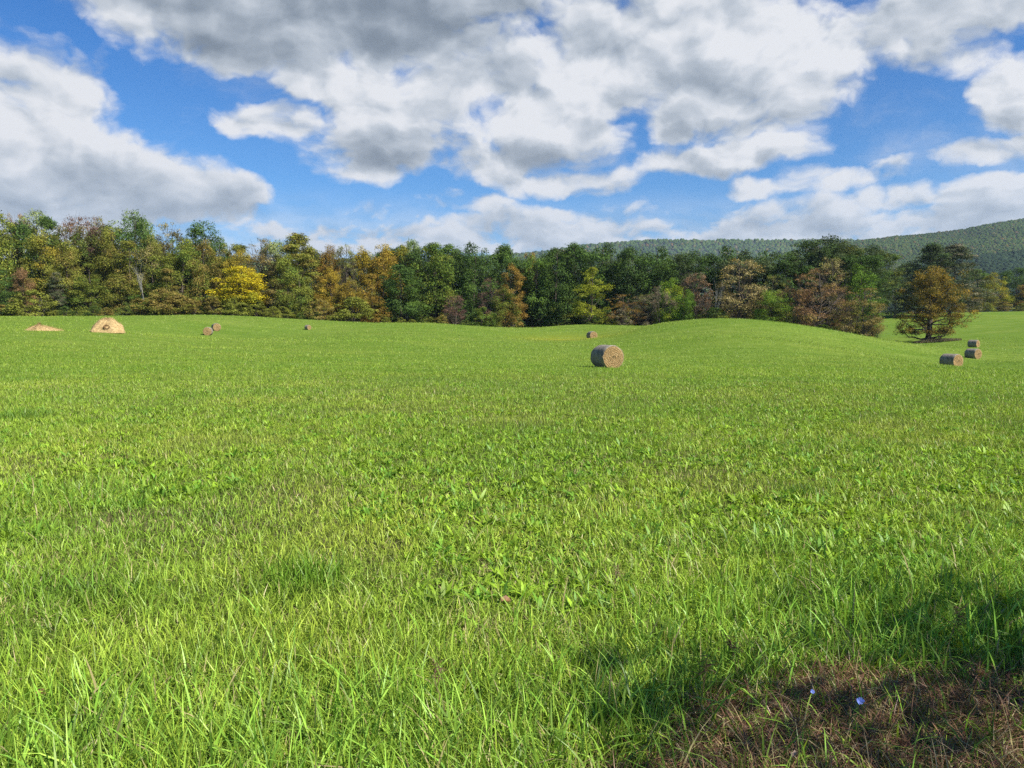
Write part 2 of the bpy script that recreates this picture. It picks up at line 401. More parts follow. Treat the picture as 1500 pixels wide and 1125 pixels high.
# ------------------------------------------------------------------ tree templates
def mat_leaf():
    m, b = new_mat('leaves')
    a = attr(b); sp = b.n('ShaderNodeSeparateColor'); b.nt.links.new(a.outputs[0], sp.inputs[0])
    oi = b.n('ShaderNodeObjectInfo')
    c2 = attr(b, 'col2', 'OBJECT')
    c = b.mix(sp.outputs[1], oi.outputs['Color'], c2.outputs[0])
    f = b.mr(sp.outputs[0], 0.0, 1.0, 0.85, 2.75, 'LINEAR')
    cc = b.v('SCALE', c); b._in(cc.node.inputs[3], f)
    return finish(m, b, leafy(b, cc, 0.20, 0.5, 0.0))
def mat_bark(name, c1, c2):
    m, b = new_mat(name); tcn = b.n('ShaderNodeTexCoord').outputs['Object']
    v = b.v('MULTIPLY', tcn, (3, 3, 0.7)); n = b.noise(v, 2.0, 5, 0.65)
    return finish(m, b, principled(b, b.mix(b.mr(n, 0.35, 0.65), c1, c2), 0.95, n, 0.6, 0.05, 0.1))
M_LEAF = mat_leaf()
M_BARK = mat_bark('bark', (0.045, 0.035, 0.028, 1), (0.14, 0.115, 0.09, 1))
M_PALE = mat_bark('pale_bark', (0.16, 0.15, 0.13, 1), (0.38, 0.36, 0.33, 1))

def tubes(segs, k=5):
    """segs: list of (p0,p1,r0,r1)"""
    Vs, Q = [], []
    for (p0, p1, r0, r1) in segs:
        p0 = np.asarray(p0, float); p1 = np.asarray(p1, float); d = p1 - p0; L = np.linalg.norm(d)
        if L < 1e-6: continue
        d /= L; u = np.cross(d, [0.3, 0.9, 0.1]); u /= np.linalg.norm(u); v = np.cross(d, u)
        th = np.arange(k) / k * 2 * math.pi; base = len(Vs) * 2 * k
        ring = np.cos(th)[:, None] * u + np.sin(th)[:, None] * v
        Vs.append(np.vstack([p0 + ring * r0, p1 + ring * r1]))
        for a in range(k): Q.append((base + a, base + (a + 1) % k, base + k + (a + 1) % k, base + k + a))
    return np.vstack(Vs), np.array(Q)
def limb(p0, p1, r0, r1, rg, n=4, wob=0.08):
    p0 = np.asarray(p0, float); p1 = np.asarray(p1, float); L = np.linalg.norm(p1 - p0)
    pts = [p0 + (p1 - p0) * t + (rg.normal(0, wob * L * 0.5, 3) * (0 < t < 1)) + np.array([0, 0, -0.10 * L * math.sin(math.pi * t)]) for t in np.linspace(0, 1, n + 1)]
    rs = np.linspace(r0, r1, n + 1)
    return [(pts[i], pts[i + 1], rs[i], rs[i + 1]) for i in range(n)], pts
PROF = {
 'oak':   ([0, .12, .35, .6, .8, .93, 1], [.7, .92, 1.0, .98, .88, .66, .35]),
 'maple': ([0, .1, .3, .55, .75, .9, 1], [.7, .92, 1.0, .95, .80, .58, .28]),
 'layer': ([0, .1, .3, .55, .75, .9, 1], [.85, 1.0, .95, .8, .6, .4, .2]),
 'pine':  ([0, .2, .45, .7, .85, .95, 1], [.6, .85, .95, .95, .85, .65, .4]),
 'tall':  ([0, .2, .45, .7, .88, 1], [.5, .8, .95, 1.0, .8, .4]),
 'column':([0, .1, .3, .6, .8, .92, 1], [.6, .9, 1.0, .9, .7, .45, .1]),
 'airy':  ([0, .15, .4, .65, .85, 1], [.5, .85, 1.0, .98, .82, .45]),
 'fir':   ([0, .08, .3, .6, .85, 1], [.8, 1.0, .92, .72, .45, .15]),
 'bush':  ([0, .15, .4, .7, .9, 1], [.85, 1.0, 1.0, .8, .5, .15]),
}
def leaves_mesh(name, C, rad, flat, per, leaf, rg, up=0.35, tonevar=0.35, mixp=0.25, fill=0.25):
    """C cluster centres, rad radii -> rhombic leaf sprays scattered through each cluster"""
    per, leaf = per * 1.35, leaf * .86
    n = np.maximum((per * (rad / rad.mean()) ** 1.6).astype(int), 6)
    idx = np.repeat(np.arange(len(C)), n); N = len(idx)
    d = rg.normal(0, 1, (N, 3)); d /= np.linalg.norm(d, axis=1, keepdims=True)
    d[:, 2] = np.where((d[:, 2] < -0.3) & (rg.uniform(0, 1, N) < 0.6), -d[:, 2], d[:, 2])
    rr = np.where(rg.uniform(0, 1, N) < fill, rg.uniform(0.2, 0.8, N), rg.uniform(0.75, 1.12, N))
    # lumps: push the shell in and out
    lump = 1 + 0.28 * np.sin(d[:, 0] * 5 + idx * 1.7) * np.sin(d[:, 1] * 5 + idx) + 0.15 * np.sin(d[:, 2] * 9 + idx * 2.3)
    P = C[idx] + d * (rad[idx] * rr * lump)[:, None] * np.array([1, 1, flat])
    nrm = d * 0.75 + rg.normal(0, 0.55, (N, 3)) + np.array([0, 0, up]); nrm /= np.linalg.norm(nrm, axis=1, keepdims=True)
    t = np.cross(nrm, rg.normal(0, 1, (N, 3))); t /= np.linalg.norm(t, axis=1, keepdims=True) + 1e-9
    s = np.cross(nrm, t)
    ls = (leaf * rg.uniform(0.6, 1.4, N))[:, None]; wd = ls * rg.uniform(0.35, 0.6, (N, 1))
    V = np.stack([P - t * ls * .5, P + s * wd * .5 + nrm * ls * .06, P + t * ls * .5, P - s * wd * .5 + nrm * ls * .06], 1).reshape(-1, 3)
    q = np.arange(N * 4).reshape(-1, 4)
    ctone = rg.uniform(0.5 - tonevar, 0.5 + tonevar, len(C))[idx] + rg.normal(0, 0.12, N)
    cmix = np.clip(np.where(rg.uniform(0, 1, len(C)) < mixp, 0.75, 0.1)[idx] + rg.normal(0, 0.2, N), 0, 1)
    col = np.stack([np.clip(ctone, 0, 1), cmix, cmix * 0], 1)
    return np_mesh(name, V, [q], np.repeat(col, 4, 0), False)
TPL = {}
def make_template(kind, seed, H=16.0, Rr=4.6):
    rg = np.random.default_rng(seed)
    ts, rs = PROF[kind]
    ncl, cr0, per, leaf, flat = {'oak': (120, 1.3, 120, .34, .8), 'maple': (120, 1.2, 120, .30, .9), 'layer': (150, 1.2, 95, .30, .62), 'pine': (130, 1.25, 100, .30, .5),
        'tall': (110, 1.1, 100, .32, .8), 'column': (80, 1.15, 115, .32, .7), 'airy': (150, .9, 42, .28, .7), 'bush': (70, 1.0, 110, .28, .7), 'fir': (170, 1.0, 95, .28, .5)}[kind]
    zb = {'oak': .1, 'maple': .08, 'layer': .06, 'pine': .3, 'tall': .15, 'column': .05, 'fir': .05, 'airy': .12, 'bush': 0.0}[kind]
    if kind == 'bush': H, Rr, cr0 = 4.0, 2.4, .55; leaf = .22; ncl = 60; per = 75
    C = []; 
    lean = rg.uniform(-0.6, 0.6, 2)
    sect = 1 + 0.14 * rg.normal(0, 1, 7)
    layers = np.sort(rg.uniform(0.02, 0.98, 13))
    limbs_ = [(rg.uniform(0, 6.283), rg.uniform(.1, .95)) for _ in range(16)]      # crown lobes grow round a few main limbs
    while len(C) < ncl:
        t = rg.uniform(0, 1) ** 0.85 if kind != 'bush' else rg.uniform(0.05, 1)
        if kind in ('layer', 'pine'): t = layers[rg.integers(0, 13)] + rg.normal(0, 0.04)
        t = min(max(t, 0), .985)
        ph = rg.uniform(0, 2 * math.pi)
        if kind in ('oak', 'maple', 'column', 'airy') and rg.uniform() < .65:
            a_, t_ = limbs_[rg.integers(0, 16)]; ph = (a_ + rg.normal(0, .22)) % 6.283; t = min(max(t_ + rg.normal(0, .05), 0), .985)
        r = np.interp(t, ts, rs) * Rr * (0.45 + 0.55 * math.sqrt(rg.uniform(0, 1)))
        r *= sect[int(ph / (2 * math.pi) * 7) % 7] * rg.uniform(.85, 1.12)
        r = max(r - cr0 * 0.5, 0)
        C.append((math.cos(ph) * r + lean[0] * t, math.sin(ph) * r + lean[1] * t, H * (zb + (1 - zb) * t) - cr0 * flat * 0.7 + (0.4 if kind == 'bush' else 0)))
    C = np.array(C); rad = cr0 * rg.uniform(0.6, 1.35, len(C)) * (1.05 - 0.35 * (C[:, 2] / H))
    if kind == 'layer': C[:, 2] -= 0.12 * np.hypot(C[:, 0], C[:, 1])
    crown = leaves_mesh(kind + '_crown', C, rad, flat, per, leaf, rg, up=0.5 if kind in ('layer', 'pine') else 0.3)
    crown.materials.append(M_LEAF)
    segs = []
    top = (lean[0] * .9, lean[1] * .9, H * .93); r0 = {'bush': .06}.get(kind, .27)
    if kind == 'bush':
        for k in rg.choice(len(C), 14, replace=False): s_, _ = limb((rg.normal(0, .2), rg.normal(0, .2), -.2), C[k], .045, .012, rg, 3); segs += s_
    else:
        s_, pts = limb((0, 0, -0.6), top, r0, .04, rg, 7, 0.02); segs += s_
        pts = np.array(pts)
        pick = rg.choice(len(C), min(len(C), 60 if kind == 'airy' else 34), replace=False)
        for k in pick:
            zt = C[k][2] - np.hypot(C[k][0], C[k][1]) * (0.75 if kind not in ('layer', 'pine') else 0.1)
            zt = min(max(zt, H * .12), H * .88); f = (zt + .6) / (top[2] + .6) * 7; i0 = int(min(f, 6)); p0 = pts[i0] + (pts[i0 + 1] - pts[i0]) * (f - i0)
            s_, q_ = limb(p0, C[k], .085 * (1.2 - zt / H), .02, rg, 3, .12); segs += s_
            if kind == 'airy':
                for _ in range(5):
                    s2, _ = limb(q_[2], C[k] + rg.normal(0, .8, 3), .03, .01, rg, 2, .1); segs += s2
    Vt, Qt = tubes(segs, 6)
    trunk = np_mesh(kind + '_trunk', Vt, [Qt], None, True); trunk.materials.append(M_BARK)
    TPL.setdefault(kind, []).append((crown, trunk, H, Rr))
def bare_template(seed, H=12.0, leaves=0, kind='bare', mat=None, spread=.8):
    rg = np.random.default_rng(seed); segs = []; tips = []
    def grow(p, d, L, r, lv):
        e_ = p + d * L; s_, _ = limb(p, e_, r, r * .6, rg, 3, .06); segs.extend(s_)
        if lv == 0: tips.append(e_); return
        for _ in range((2 if lv < 3 else 3) if kind == 'snag' else (3 if lv < 4 else 4)):
            nd = d + rg.normal(0, .42 * spread, 3); nd[2] += .18; nd /= np.linalg.norm(nd)
            grow(e_ if rg.uniform() < .6 else p + d * L * rg.uniform(.5, .95), nd, L * rg.uniform(.6, .85), r * .58, lv - 1)
    grow(np.array([0, 0, -.5]), np.array([0, 0, 1.0]), H * (.42 if kind == 'snag' else .30), .2, 4 if kind == 'snag' else 5)
    Vt, Qt = tubes(segs, 4)
    zmax = Vt[:, 2].max(); Vt[:, 2] *= H / zmax
    trunk = np_mesh(kind + '_trunk', Vt, [Qt], None, True); trunk.materials.append(mat or M_BARK)
    crown = None; rr = np.percentile(np.hypot(Vt[:, 0], Vt[:, 1]), 96)
    if leaves:
        T_ = np.array(tips); T_[:, 2] *= H / zmax; T_ = T_[rg.choice(len(T_), leaves, replace=False)]
        crown = leaves_mesh(kind + '_crown', T_, np.full(len(T_), .38), .7, 10, .2, rg); crown.materials.append(M_LEAF)
    TPL.setdefault(kind, []).append((crown, trunk, H, rr))
for k_, n_ in (('oak', 4), ('maple', 4), ('layer', 3), ('pine', 2), ('tall', 2), ('column', 2), ('airy', 3), ('bush', 4), ('fir', 2)):
    for s_ in range(n_): make_template(k_, 100 + len(TPL) * 31 + s_ * 7)
bare_template(7, leaves=230, kind='sparse'); bare_template(19, leaves=230, kind='sparse')
bare_template(23, kind='snag', mat=M_PALE, spread=.55); bare_template(29, kind='bare')
rt = random.Random(11)
CNAME = {'oak': 'broadleaf_tree', 'maple': 'maple_tree', 'layer': 'hemlock_tree', 'pine': 'pine_tree', 'tall': 'ash_tree', 'column': 'broadleaf_tree', 'airy': 'thin_tree', 'bush': 'bush', 'fir': 'fir_tree', 'sparse': 'thin_tree', 'snag': 'dead_tree', 'bare': 'bare_tree'}
def plant(kind, x, y, H, Rr, c1, c2, label, group, z=None, var=None, rz=None):
    crown, trunk, H0, R0 = TPL[kind][var if var is not None else rt.randrange(len(TPL[kind]))]
    root = empty(CNAME[kind], (x, y, gz1(x, y) if z is None else z), rt.uniform(0, 6.28) if rz is None else rz, (Rr / R0, Rr / R0, H / H0))
    tag(root, label, 'bush' if kind == 'bush' else 'tree', group)
    if crown:
        c = link('crown', crown, root)
        k = rt.uniform(.88, 1.12); c.color = (c1[0] * k, c1[1] * k, c1[2] * k, 1); c['col2'] = [float(q) for q in c2]
    link('trunk' if kind != 'bush' else 'stems', trunk, root)
    return root
DG = (.040, .068, .018); G_ = (.062, .100, .018); OL = (.115, .125, .022); OB = (.14, .105, .03); TN = (.19, .155, .07); RB = (.145, .085, .045); ORG = (.165, .102, .022)
GO = (.195, .145, .02); YE = (.36, .285, .016); YG = (.17, .185, .018); PU = (.075, .045, .04); PG = (.15, .19, .07); GB = (.13, .11, .075); PI = (.05, .065, .028); BG = (.080, .135, .018)
WOOD = 'trees along the edge of the wood'
# px of axis, top row, crown width px, metres behind the edge, kind, colours, label
TREES = [
 (2,300,62,5,'oak',OL,G_,'tall olive green tree cut by the left edge of the photo'),
 (10,392,44,0,'oak',DG,G_,'low dark green tree at the very left end of the wood'),
 (38,392,34,0,'maple',RB,OB,'rusty brown low tree second from the left end of the wood'),
 (70,336,66,4,'maple',OL,GO,'broad golden olive tree behind the flattened hay heap'),
 (84,398,40,1,'fir',PI,GB,'small grey green pine low in front of the golden olive tree'),
 (33,310,44,12,'airy',RB,OB,'thin reddish brown treetop near the left end of the skyline'),
 (63,303,56,13,'maple',PG,OL,'pale grey green treetop sticking up over the flattened hay heap'),
 (100,352,50,3,'maple',OL,OB,'olive shelf-branched tree left of the tall hay pile'),
 (118,314,46,13,'airy',RB,PU,'mauve brown thin treetop left of the dark purple brown tree'),
 (147,328,36,9,'oak',PU,OB,'dark purple brown treetop above the tall hay pile'),
 (150,314,42,14,'maple',RB,OL,'rust coloured treetop behind the dark purple brown tree'),
 (135,385,52,1,'layer',OL,G_,'shelf-branched olive tree right behind the tall hay pile'),
 (170,326,52,6,'maple',OL,OB,'olive gold tree just right of the dark purple brown tree'),
 (200,304,66,12,'maple',PG,G_,'tallest pale green treetop on the left part of the skyline'),
 (192,350,54,3,'layer',OL,OB,'olive brown tree behind the bleached bare branches'),
 (225,345,46,5,'maple',OL,TN,'dull olive tree just right of the bleached bare branches'),
 (212,384,20,-1,'snag',TN,TN,'dead tree with bleached bare branches against the left wood'),
 (250,324,46,9,'airy',TN,OL,'tan olive treetop midway between the tall pale one and the dark green one'),
 (270,344,58,3,'maple',OL,G_,'olive green tree left of the bright yellow maple'),
 (243,392,44,0,'layer',OB,OL,'low olive brown tree between bleached branches and yellow maple'),
 (308,319,64,10,'maple',DG,G_,'dark green treetop standing out above the yellow maple'),
 (300,350,48,4,'maple',OB,OL,'orange tinged olive tree left above the yellow maple'),
 (340,352,48,8,'maple',OL,OB,'olive tree directly behind the bright yellow maple'),
 (354,362,44,4,'maple',GO,OL,'dull golden treetop peeping above the bright yellow maple'),
 (354,388,72,-1,'oak',YE,YG,'bright yellow maple at the edge of the left wood'),
 (385,347,48,8,'airy',OB,TN,'brownish olive thin tree right of the bright yellow maple'),
 (402,350,44,9,'tall',PG,TN,'pale brownish green treetop left of the big olive cone'),
 (403,396,44,0,'layer',OB,PI,'dark olive brown tree low between yellow maple and olive cone'),
 (440,341,76,4,'fir',OL,OB,'big cone-shaped olive tree left of the orange and gold trees'),
 (424,372,50,0,'maple',OL,G_,'green olive shelf-branched tree at the foot of the olive cone'),
 (482,357,42,8,'maple',ORG,OB,'orange brown treetop just right of the olive cone'),
 (486,392,38,1,'maple',GO,ORG,'amber tree with a pale stem right of the olive cone'),
 (508,357,40,4,'airy',OL,GB,'greyish olive tree in the middle of the orange group'),
 (535,360,40,6,'maple',GO,OL,'golden treetop left of the tallest golden tree'),
 (515,410,44,0,'maple',GO,OB,'low amber shelf-branched tree in the middle of the orange group'),
 (562,352,54,5,'maple',GO,ORG,'tallest golden orange tree beside the start of the green trees'),
 (548,400,42,0,'layer',ORG,OL,'low orange brown tree at the right of the orange group'),
 (592,354,44,8,'maple',OL,GO,'gold flecked olive treetop where orange trees meet green ones'),
 (607,348,34,10,'tall',PG,G_,'thin pale green spire on the skyline above the first green trees'),
 (588,384,62,0,'oak',DG,G_,'rounded dark green tree first of the green trees in front'),
 (637,352,66,3,'oak',G_,OL,'large mid green tree full to the ground in the centre left'),
 (660,354,48,8,'oak',G_,DG,'green treetop right of the large mid green tree'),
 (695,351,58,4,'oak',DG,G_,'dark green tree behind the purplish small trees'),
 (668,432,30,-1,'airy',PU,RB,'small purplish red tree against the dark green trees'),
 (720,406,40,0,'airy',PU,OB,'dusky purple brown tree left of the orange column'),
 (735,358,48,8,'oak',G_,DG,'green treetop just above and left of the orange column'),
 (752,386,44,-1,'column',ORG,OB,'orange column-shaped tree in the middle of the wood'),
 (776,364,34,9,'maple',ORG,OL,'orange tipped treetop right above the orange column'),
 (787,366,50,4,'oak',G_,DG,'green tree touching the right side of the orange column'),
 (737,420,38,-2,'maple',OL,G_,'small olive green tree in front of the orange column'),
 (813,360,54,3,'oak',DG,G_,'dark green tree second to the right of the orange column'),
 (842,351,52,6,'oak',DG,G_,'tallest dark green treetop left behind the yellow green tree'),
 (866,390,48,-2,'column',YG,OL,'yellow green upright tree behind the small central bale'),
 (885,352,60,5,'oak',DG,G_,'tall dark green tree right behind the yellow green tree'),
 (924,358,54,4,'oak',DG,PI,'dark green tree over the small orange red tree'),
 (965,358,60,5,'oak',DG,G_,'wide dark green tree above the bright green young trees'),
 (1002,366,50,7,'pine',DG,PI,'dark green tree with flat top left of the big tan crown'),
 (914,430,38,-2,'airy',ORG,RB,'small orange red tree right of the yellow green tree'),
 (945,430,36,0,'airy',GB,OL,'small grey brown tree between the orange red and bright green ones'),
 (966,418,38,-2,'sparse',GB,RB,'grey twiggy small tree in front of the bright green pair'),
 (981,406,38,0,'maple',BG,YG,'bright green young tree, left and taller of the pair'),
 (1004,422,28,-1,'maple',BG,G_,'bright green young tree, right and shorter of the pair'),
 (1016,398,38,3,'airy',RB,GB,'reddish brown thin tree left of the white stemmed tree'),
 (1046,410,24,-3,'snag',TN,TN,'white stemmed leafless tree at the crest beside the big tan crown'),
 (1082,377,76,0,'airy',TN,OB,'big rounded tan crown with thinning leaves'),
 (1068,356,66,9,'oak',DG,PI,'dark green trees top behind the big tan crown, left'),
 (1105,362,48,10,'oak',DG,G_,'dark green treetop behind the big tan crown, right'),
 (1038,438,40,-1,'sparse',GB,PU,'greyish purple twiggy small tree at the foot of the white stem'),
 (1125,422,58,-2,'maple',BG,OL,'light green rounded small tree on the brow right of the tan crown'),
 (1129,402,30,1,'airy',OL,TN,'tuft of olive leaves over the light green rounded tree'),
 (1148,366,54,8,'pine',DG,PI,'very dark tree between tan crown and reddish brown tree'),
 (1170,400,40,0,'airy',RB,OB,'small red brown tree just left of the large reddish brown one'),
 (1195,345,76,12,'pine',PI,DG,'high spreading dark pine top above the reddish brown tree'),
 (1232,352,60,12,'pine',PI,OL,'dark pine top right of the highest pine'),
 (1200,392,72,-1,'airy',RB,OB,'large reddish brown thin tree below the pines'),
 (1216,374,48,5,'airy',TN,OL,'tan green treetop between the pines and the reddish brown tree'),
 (1257,382,46,4,'oak',BG,G_,'fresh green tree right of the reddish brown tree'),
 (1264,420,60,-2,'airy',OB,TN,'brownish thin tree at the right end of the brow'),
 (1240,440,38,-2,'airy',OL,OB,'small olive brown tree left of the one ending the brow'),
 (1268,358,52,14,'pine',PI,DG,'dark pine behind the fresh green tree'),
]
FARG = 'trees beyond the right-hand meadow'
FAR = [
 (1288,366,60,222,'pine',DG,OL,'dark green pine left behind the lone maple'),
 (1310,392,52,226,'maple',PI,OL,'dark leafy tree down to the far grass left of the lone maple'),
 (1306,366,14,240,'snag',TN,TN,'dead white snag sticking up above the dark pines'),
 (1330,385,50,255,'oak',PI,DG,'dark tree far behind the left side of the lone maple'),
 (1358,356,84,225,'fir',PI,DG,'dark pointed pine rising straight behind the lone maple'),
 (1391,357,92,228,'fir',PI,GB,'grey green pointed pine rising behind the right of the lone maple'),
 (1430,394,50,300,'oak',G_,DG,'dark green treetop right of the lone maple beyond the meadow'),
 (1418,420,46,276,'maple',OB,GO,'orange brown bushy tree beyond the meadow right of the lone maple'),
 (1440,425,40,280,'maple',OL,OB,'low orange olive tree beyond the upper meadow'),
 (1456,398,40,288,'maple',YG,GO,'yellow olive tree beyond the upper meadow'),
 (1460,428,34,284,'sparse',GB,PU,'grey leafless bush-like tree in front of the yellow olive one'),
 (1486,390,48,292,'oak',DG,G_,'round dark green tree near the right edge beyond the meadow'),
 (1502,414,36,284,'maple',ORG,OL,'orange brown tree cut by the right edge of the photo'),
 (1530,400,48,292,'oak',G_,DG,'green tree just outside the right edge beyond the meadow'),
]
for (px, ty, wp, dd, kind, c1, c2, lab) in TREES:
    d = float(edge_d(px)) + dd * 1.5 + 3.0; p = at(px, 485, d); z0 = gz1(p[0], d)
    top = at(px, ty, d)[2]; plant(kind, p[0], d, top - z0, wp * .61 / F * d, c1, c2, lab, WOOD, z=z0)
for (px, ty, wp, d, kind, c1, c2, lab) in FAR:
    p = at(px, 485, d); z0 = gz1(p[0], d); top = at(px, ty, d)[2]
    plant(kind, p[0], d, top - z0, wp * .56 / F * d, c1, c2, lab, FARG, z=z0)
# second rank seen between the first
sky_x = [0,30,60,90,120,150,200,230,270,306,335,385,410,440,480,510,560,607,640,700,740,790,840,890,930,965,1000,1070,1110,1150,1195,1240,1290,1320,1350]
sky_y = [300,310,303,322,314,314,304,330,322,319,350,347,350,341,357,357,352,348,352,351,358,366,351,352,358,358,366,356,362,366,345,352,366,385,395]
for i, px in enumerate(np.arange(-70, 1270, 33)):
    d = float(edge_d(min(px, 1288))) + 17 + rt.uniform(-3, 3); p = at(px + rt.uniform(-8, 8), 485, d)
    ty = float(np.interp(px, sky_x, sky_y)) + rt.uniform(4, 13); z0 = gz1(p[0], d)
    left = px < 560
    k = rt.choice(['maple', 'oak', 'layer'] if left else ['oak', 'oak', 'pine'])
    c1 = rt.choice([(.07, .075, .02), (.075, .06, .022), DG]) if left else rt.choice([DG, DG, PI])  # rear leaves coloured darker to put shade between the crowns
    plant(k, p[0], d, at(px, ty, d)[2] - z0, 56 * .68 / F * d, c1, G_ if left else DG,
          'olive tree of the rear rank filling gaps in the left wood' if left else 'dark green tree of the rear rank filling gaps in the right wood', 'rear rank of the left wood' if left else 'rear rank of the right wood')
# beyond the frame, so the wood does not stop
for px, k, c1, ty in ((-60,'oak',OL,305),(-100,'maple',OB,315),(-150,'oak',G_,310),(-210,'oak',OL,300)):
    d = 153.0; p = at(px, 485, d); z0 = gz1(p[0], d)
    plant(k, p[0], d, at(px, ty, d)[2] - z0, 60 * .6 / F * d, c1, OL, 'tree of the left wood standing outside the picture', 'trees outside the picture')
# low growth along the edge of the wood
nb = 0
for px in np.arange(-15, 1275, 29):
    d = float(edge_d(px)) + 8 + rt.uniform(-2, 2); p = at(px + rt.uniform(-8, 8), 485, d); h = rt.uniform(4.2, 6.5)
    plant('bush', p[0], d, h, h * .75, rt.choice([G_, DG, DG, OL]), DG, 'shaded shrub between the trunks just inside the wood', 'shrubs inside the edge of the wood')
for px in np.arange(-20, 1290, 19):
    if rt.random() < (.15 if px < 450 else .5): continue
    d = float(edge_d(px)) - 1.2 + rt.uniform(-1.2, 1.0); q = px + rt.uniform(-6, 6); p = at(q, 485, d)
    h = rt.choice([1.3, 1.8, 2.4, 3.0, 4.2]) * rt.uniform(.8, 1.2); c1 = rt.choice([G_, OL, DG, OB, OL] + ([GB] if px > 900 else []))
    plant('bush', p[0], d, h, h * rt.uniform(.7, 1.1), c1, OL, 'leafy bush at the foot of the wood where the mown grass ends', 'bushes along the foot of the wood')
for px, d, h in ((1405,262,3),(1425,266,3.5),(1445,270,3),(1470,274,3.5),(1495,276,3)):
    p = at(px, 485, d); plant('bush', p[0], d, h, h, rt.choice([OB, GB, OL]), OL, 'low bush under the far trees beyond the right-hand meadow', 'bushes beyond the right-hand meadow')

# ------------------------------------------------------------------ lone maple
def lone_maple():
    rg = np.random.default_rng(77); H, Rr = 15.4, 7.0
    C = []; segs = []
    s_, pts = limb((0, 0, -.5), (.5, 0, H * .93), .62, .06, rg, 9, .02); 
    for k, sg in enumerate(s_): segs.append((sg[0], sg[1], sg[2] * (1.35 if k == 0 else 1), sg[3]))
    pts = np.array(pts)
    for k in range(30):
        t = (k + .5) / 30; ph = k * 2.4 + rg.normal(0, .3); z0 = H * (.12 + .72 * t)
        reach = Rr * np.interp(t, [0, .15, .4, .7, 1], [1.0, 1.05, .84, .54, .25]) * rg.uniform(.72, 1.08)
        z1 = z0 + reach * np.interp(t, [0, .3, 1], [-.02, .35, .8])
        f = (z0 + .5) / (H * .93 + .5) * 9; i0 = int(min(f, 8)); p0 = pts[i0]
        e_ = np.array([math.cos(ph) * reach + .2, math.sin(ph) * reach, min(z1, H - .6)])
        e_[:2] *= min(1, 7.1 / np.hypot(*e_[:2])); s_, q = limb(p0, e_, .17 * (1.2 - t), .03, rg, 5, .10); segs += s_
        for m_ in (2, 3, 4, 5):
            for _ in range(3):
                c = q[m_] + rg.normal(0, [.9, .9, .45], 3); C.append(c); s2, _ = limb(q[m_ - 1], c, .04, .012, rg, 2, .1); segs += s2
    C = np.array(C); rc = np.hypot(C[:, 0], C[:, 1]); C[:, :2] *= np.minimum(1, 7.4 / rc)[:, None]; C[:, 2] = np.clip(C[:, 2], 1.7, H - .4)
    keep = (fbm(C[:, 0] * 1.0 + C[:, 1] + 20, C[:, 2] + 5, 4.0, 3) > .40) | (C[:, 2] < 5.5); C = C[keep]; rad = rg.uniform(.55, 1.05, len(C))
    me = leaves_mesh('maple_crown', C, rad, .75, 66, .30, rg, up=.4, mixp=.5); me.materials.append(M_LEAF)
    Vt, Qt = tubes(segs, 7); tr = np_mesh('maple_trunk', Vt, [Qt], None, True); tr.materials.append(M_BARK)
    p = at(1361, 499, 150); root = empty('maple_tree', (p[0], 150, gz1(p[0], 150)))
    tag(root, 'lone maple with orange and olive leaves standing in the open meadow', 'tree')
    c = link('crown', me, root); c.color = (*(0.095, .078, .020), 1); c['col2'] = [.165, .110, .018]
    link('trunk', tr, root)
    return root
lone_maple()

# ------------------------------------------------------------------ hay bales
def mat_bale_end():
    m, b = new_mat('cut_straw')
    tcn = b.n('ShaderNodeTexCoord').outputs['Object']; sp = b.n('ShaderNodeSeparateXYZ'); b.nt.links.new(tcn, sp.inputs[0])
    n = b.noise(tcn, 5, 5, .6)
    r = b.m('SQRT', b.m('ADD', b.m('MULTIPLY', sp.outputs[1], sp.outputs[1]), b.m('MULTIPLY', sp.outputs[2], sp.outputs[2])))
    th = b.m('ARCTAN2', sp.outputs[2], sp.outputs[1])
    ph = b.m('ADD', b.m('MULTIPLY', r, 62.0), b.m('ADD', th, b.m('MULTIPLY', n, 7.0)))
    wv = b.m('MULTIPLY_ADD', b.m('SINE', ph), .5, .5)
    st = b.noise(b.xyz(b.m('MULTIPLY', th, 5), b.m('MULTIPLY', r, 60), 0.0), 2.0, 4, .7)
    c = b.mix(b.m('MULTIPLY', wv, b.mr(st, .3, .6)), (.20, .115, .045, 1), (.56, .38, .17, 1))
    c = b.mix(b.mr(b.noise(tcn, 14, 3), .55, .75), c, (.72, .58, .33, 1))
    c = b.mix(b.mr(r, .0, .13, .8, 0), c, (.10, .06, .025, 1))
    return finish(m, b, principled(b, c, .95, b.m('ADD', wv, st), .9, .03, .1))
def mat_bale_wrap():
    m, b = new_mat('weathered_wrap')
    tcn = b.n('ShaderNodeTexCoord').outputs['Object']
    v = b.v('MULTIPLY', tcn, (9, 2.2, 2.2)); n = b.noise(v, 2.2, 5, .65); n2 = b.noise(tcn, 2.0, 4, .6)
    c = b.mix(b.mr(n, .35, .68), (.16, .135, .10, 1), (.32, .285, .22, 1)); c = b.mix(b.mr(n2, .45, .7, 0, .6), c, (.08, .065, .05, 1))
    return finish(m, b, principled(b, c, .9, n, .7, .03, .25))
def mat_straw(name, c1, c2, s=6):
    m, b = new_mat(name); tcn = b.n('ShaderNodeTexCoord').outputs['Object']
    n = b.noise(b.v('MULTIPLY', tcn, (1, 1, 2.2)), s, 6, .7, 1.2)
    return finish(m, b, principled(b, b.mix(b.mr(n, .3, .68), c1, c2), .95, n, 1.0, .06, .1))
M_END, M_WRAP = mat_bale_end(), mat_bale_wrap()
M_STRAW = mat_straw('loose_straw', (.30, .19, .08, 1), (.60, .44, .21, 1))
M_DARKH = mat_straw('dark_hollow', (.07, .04, .02, 1), (.18, .10, .045, 1))
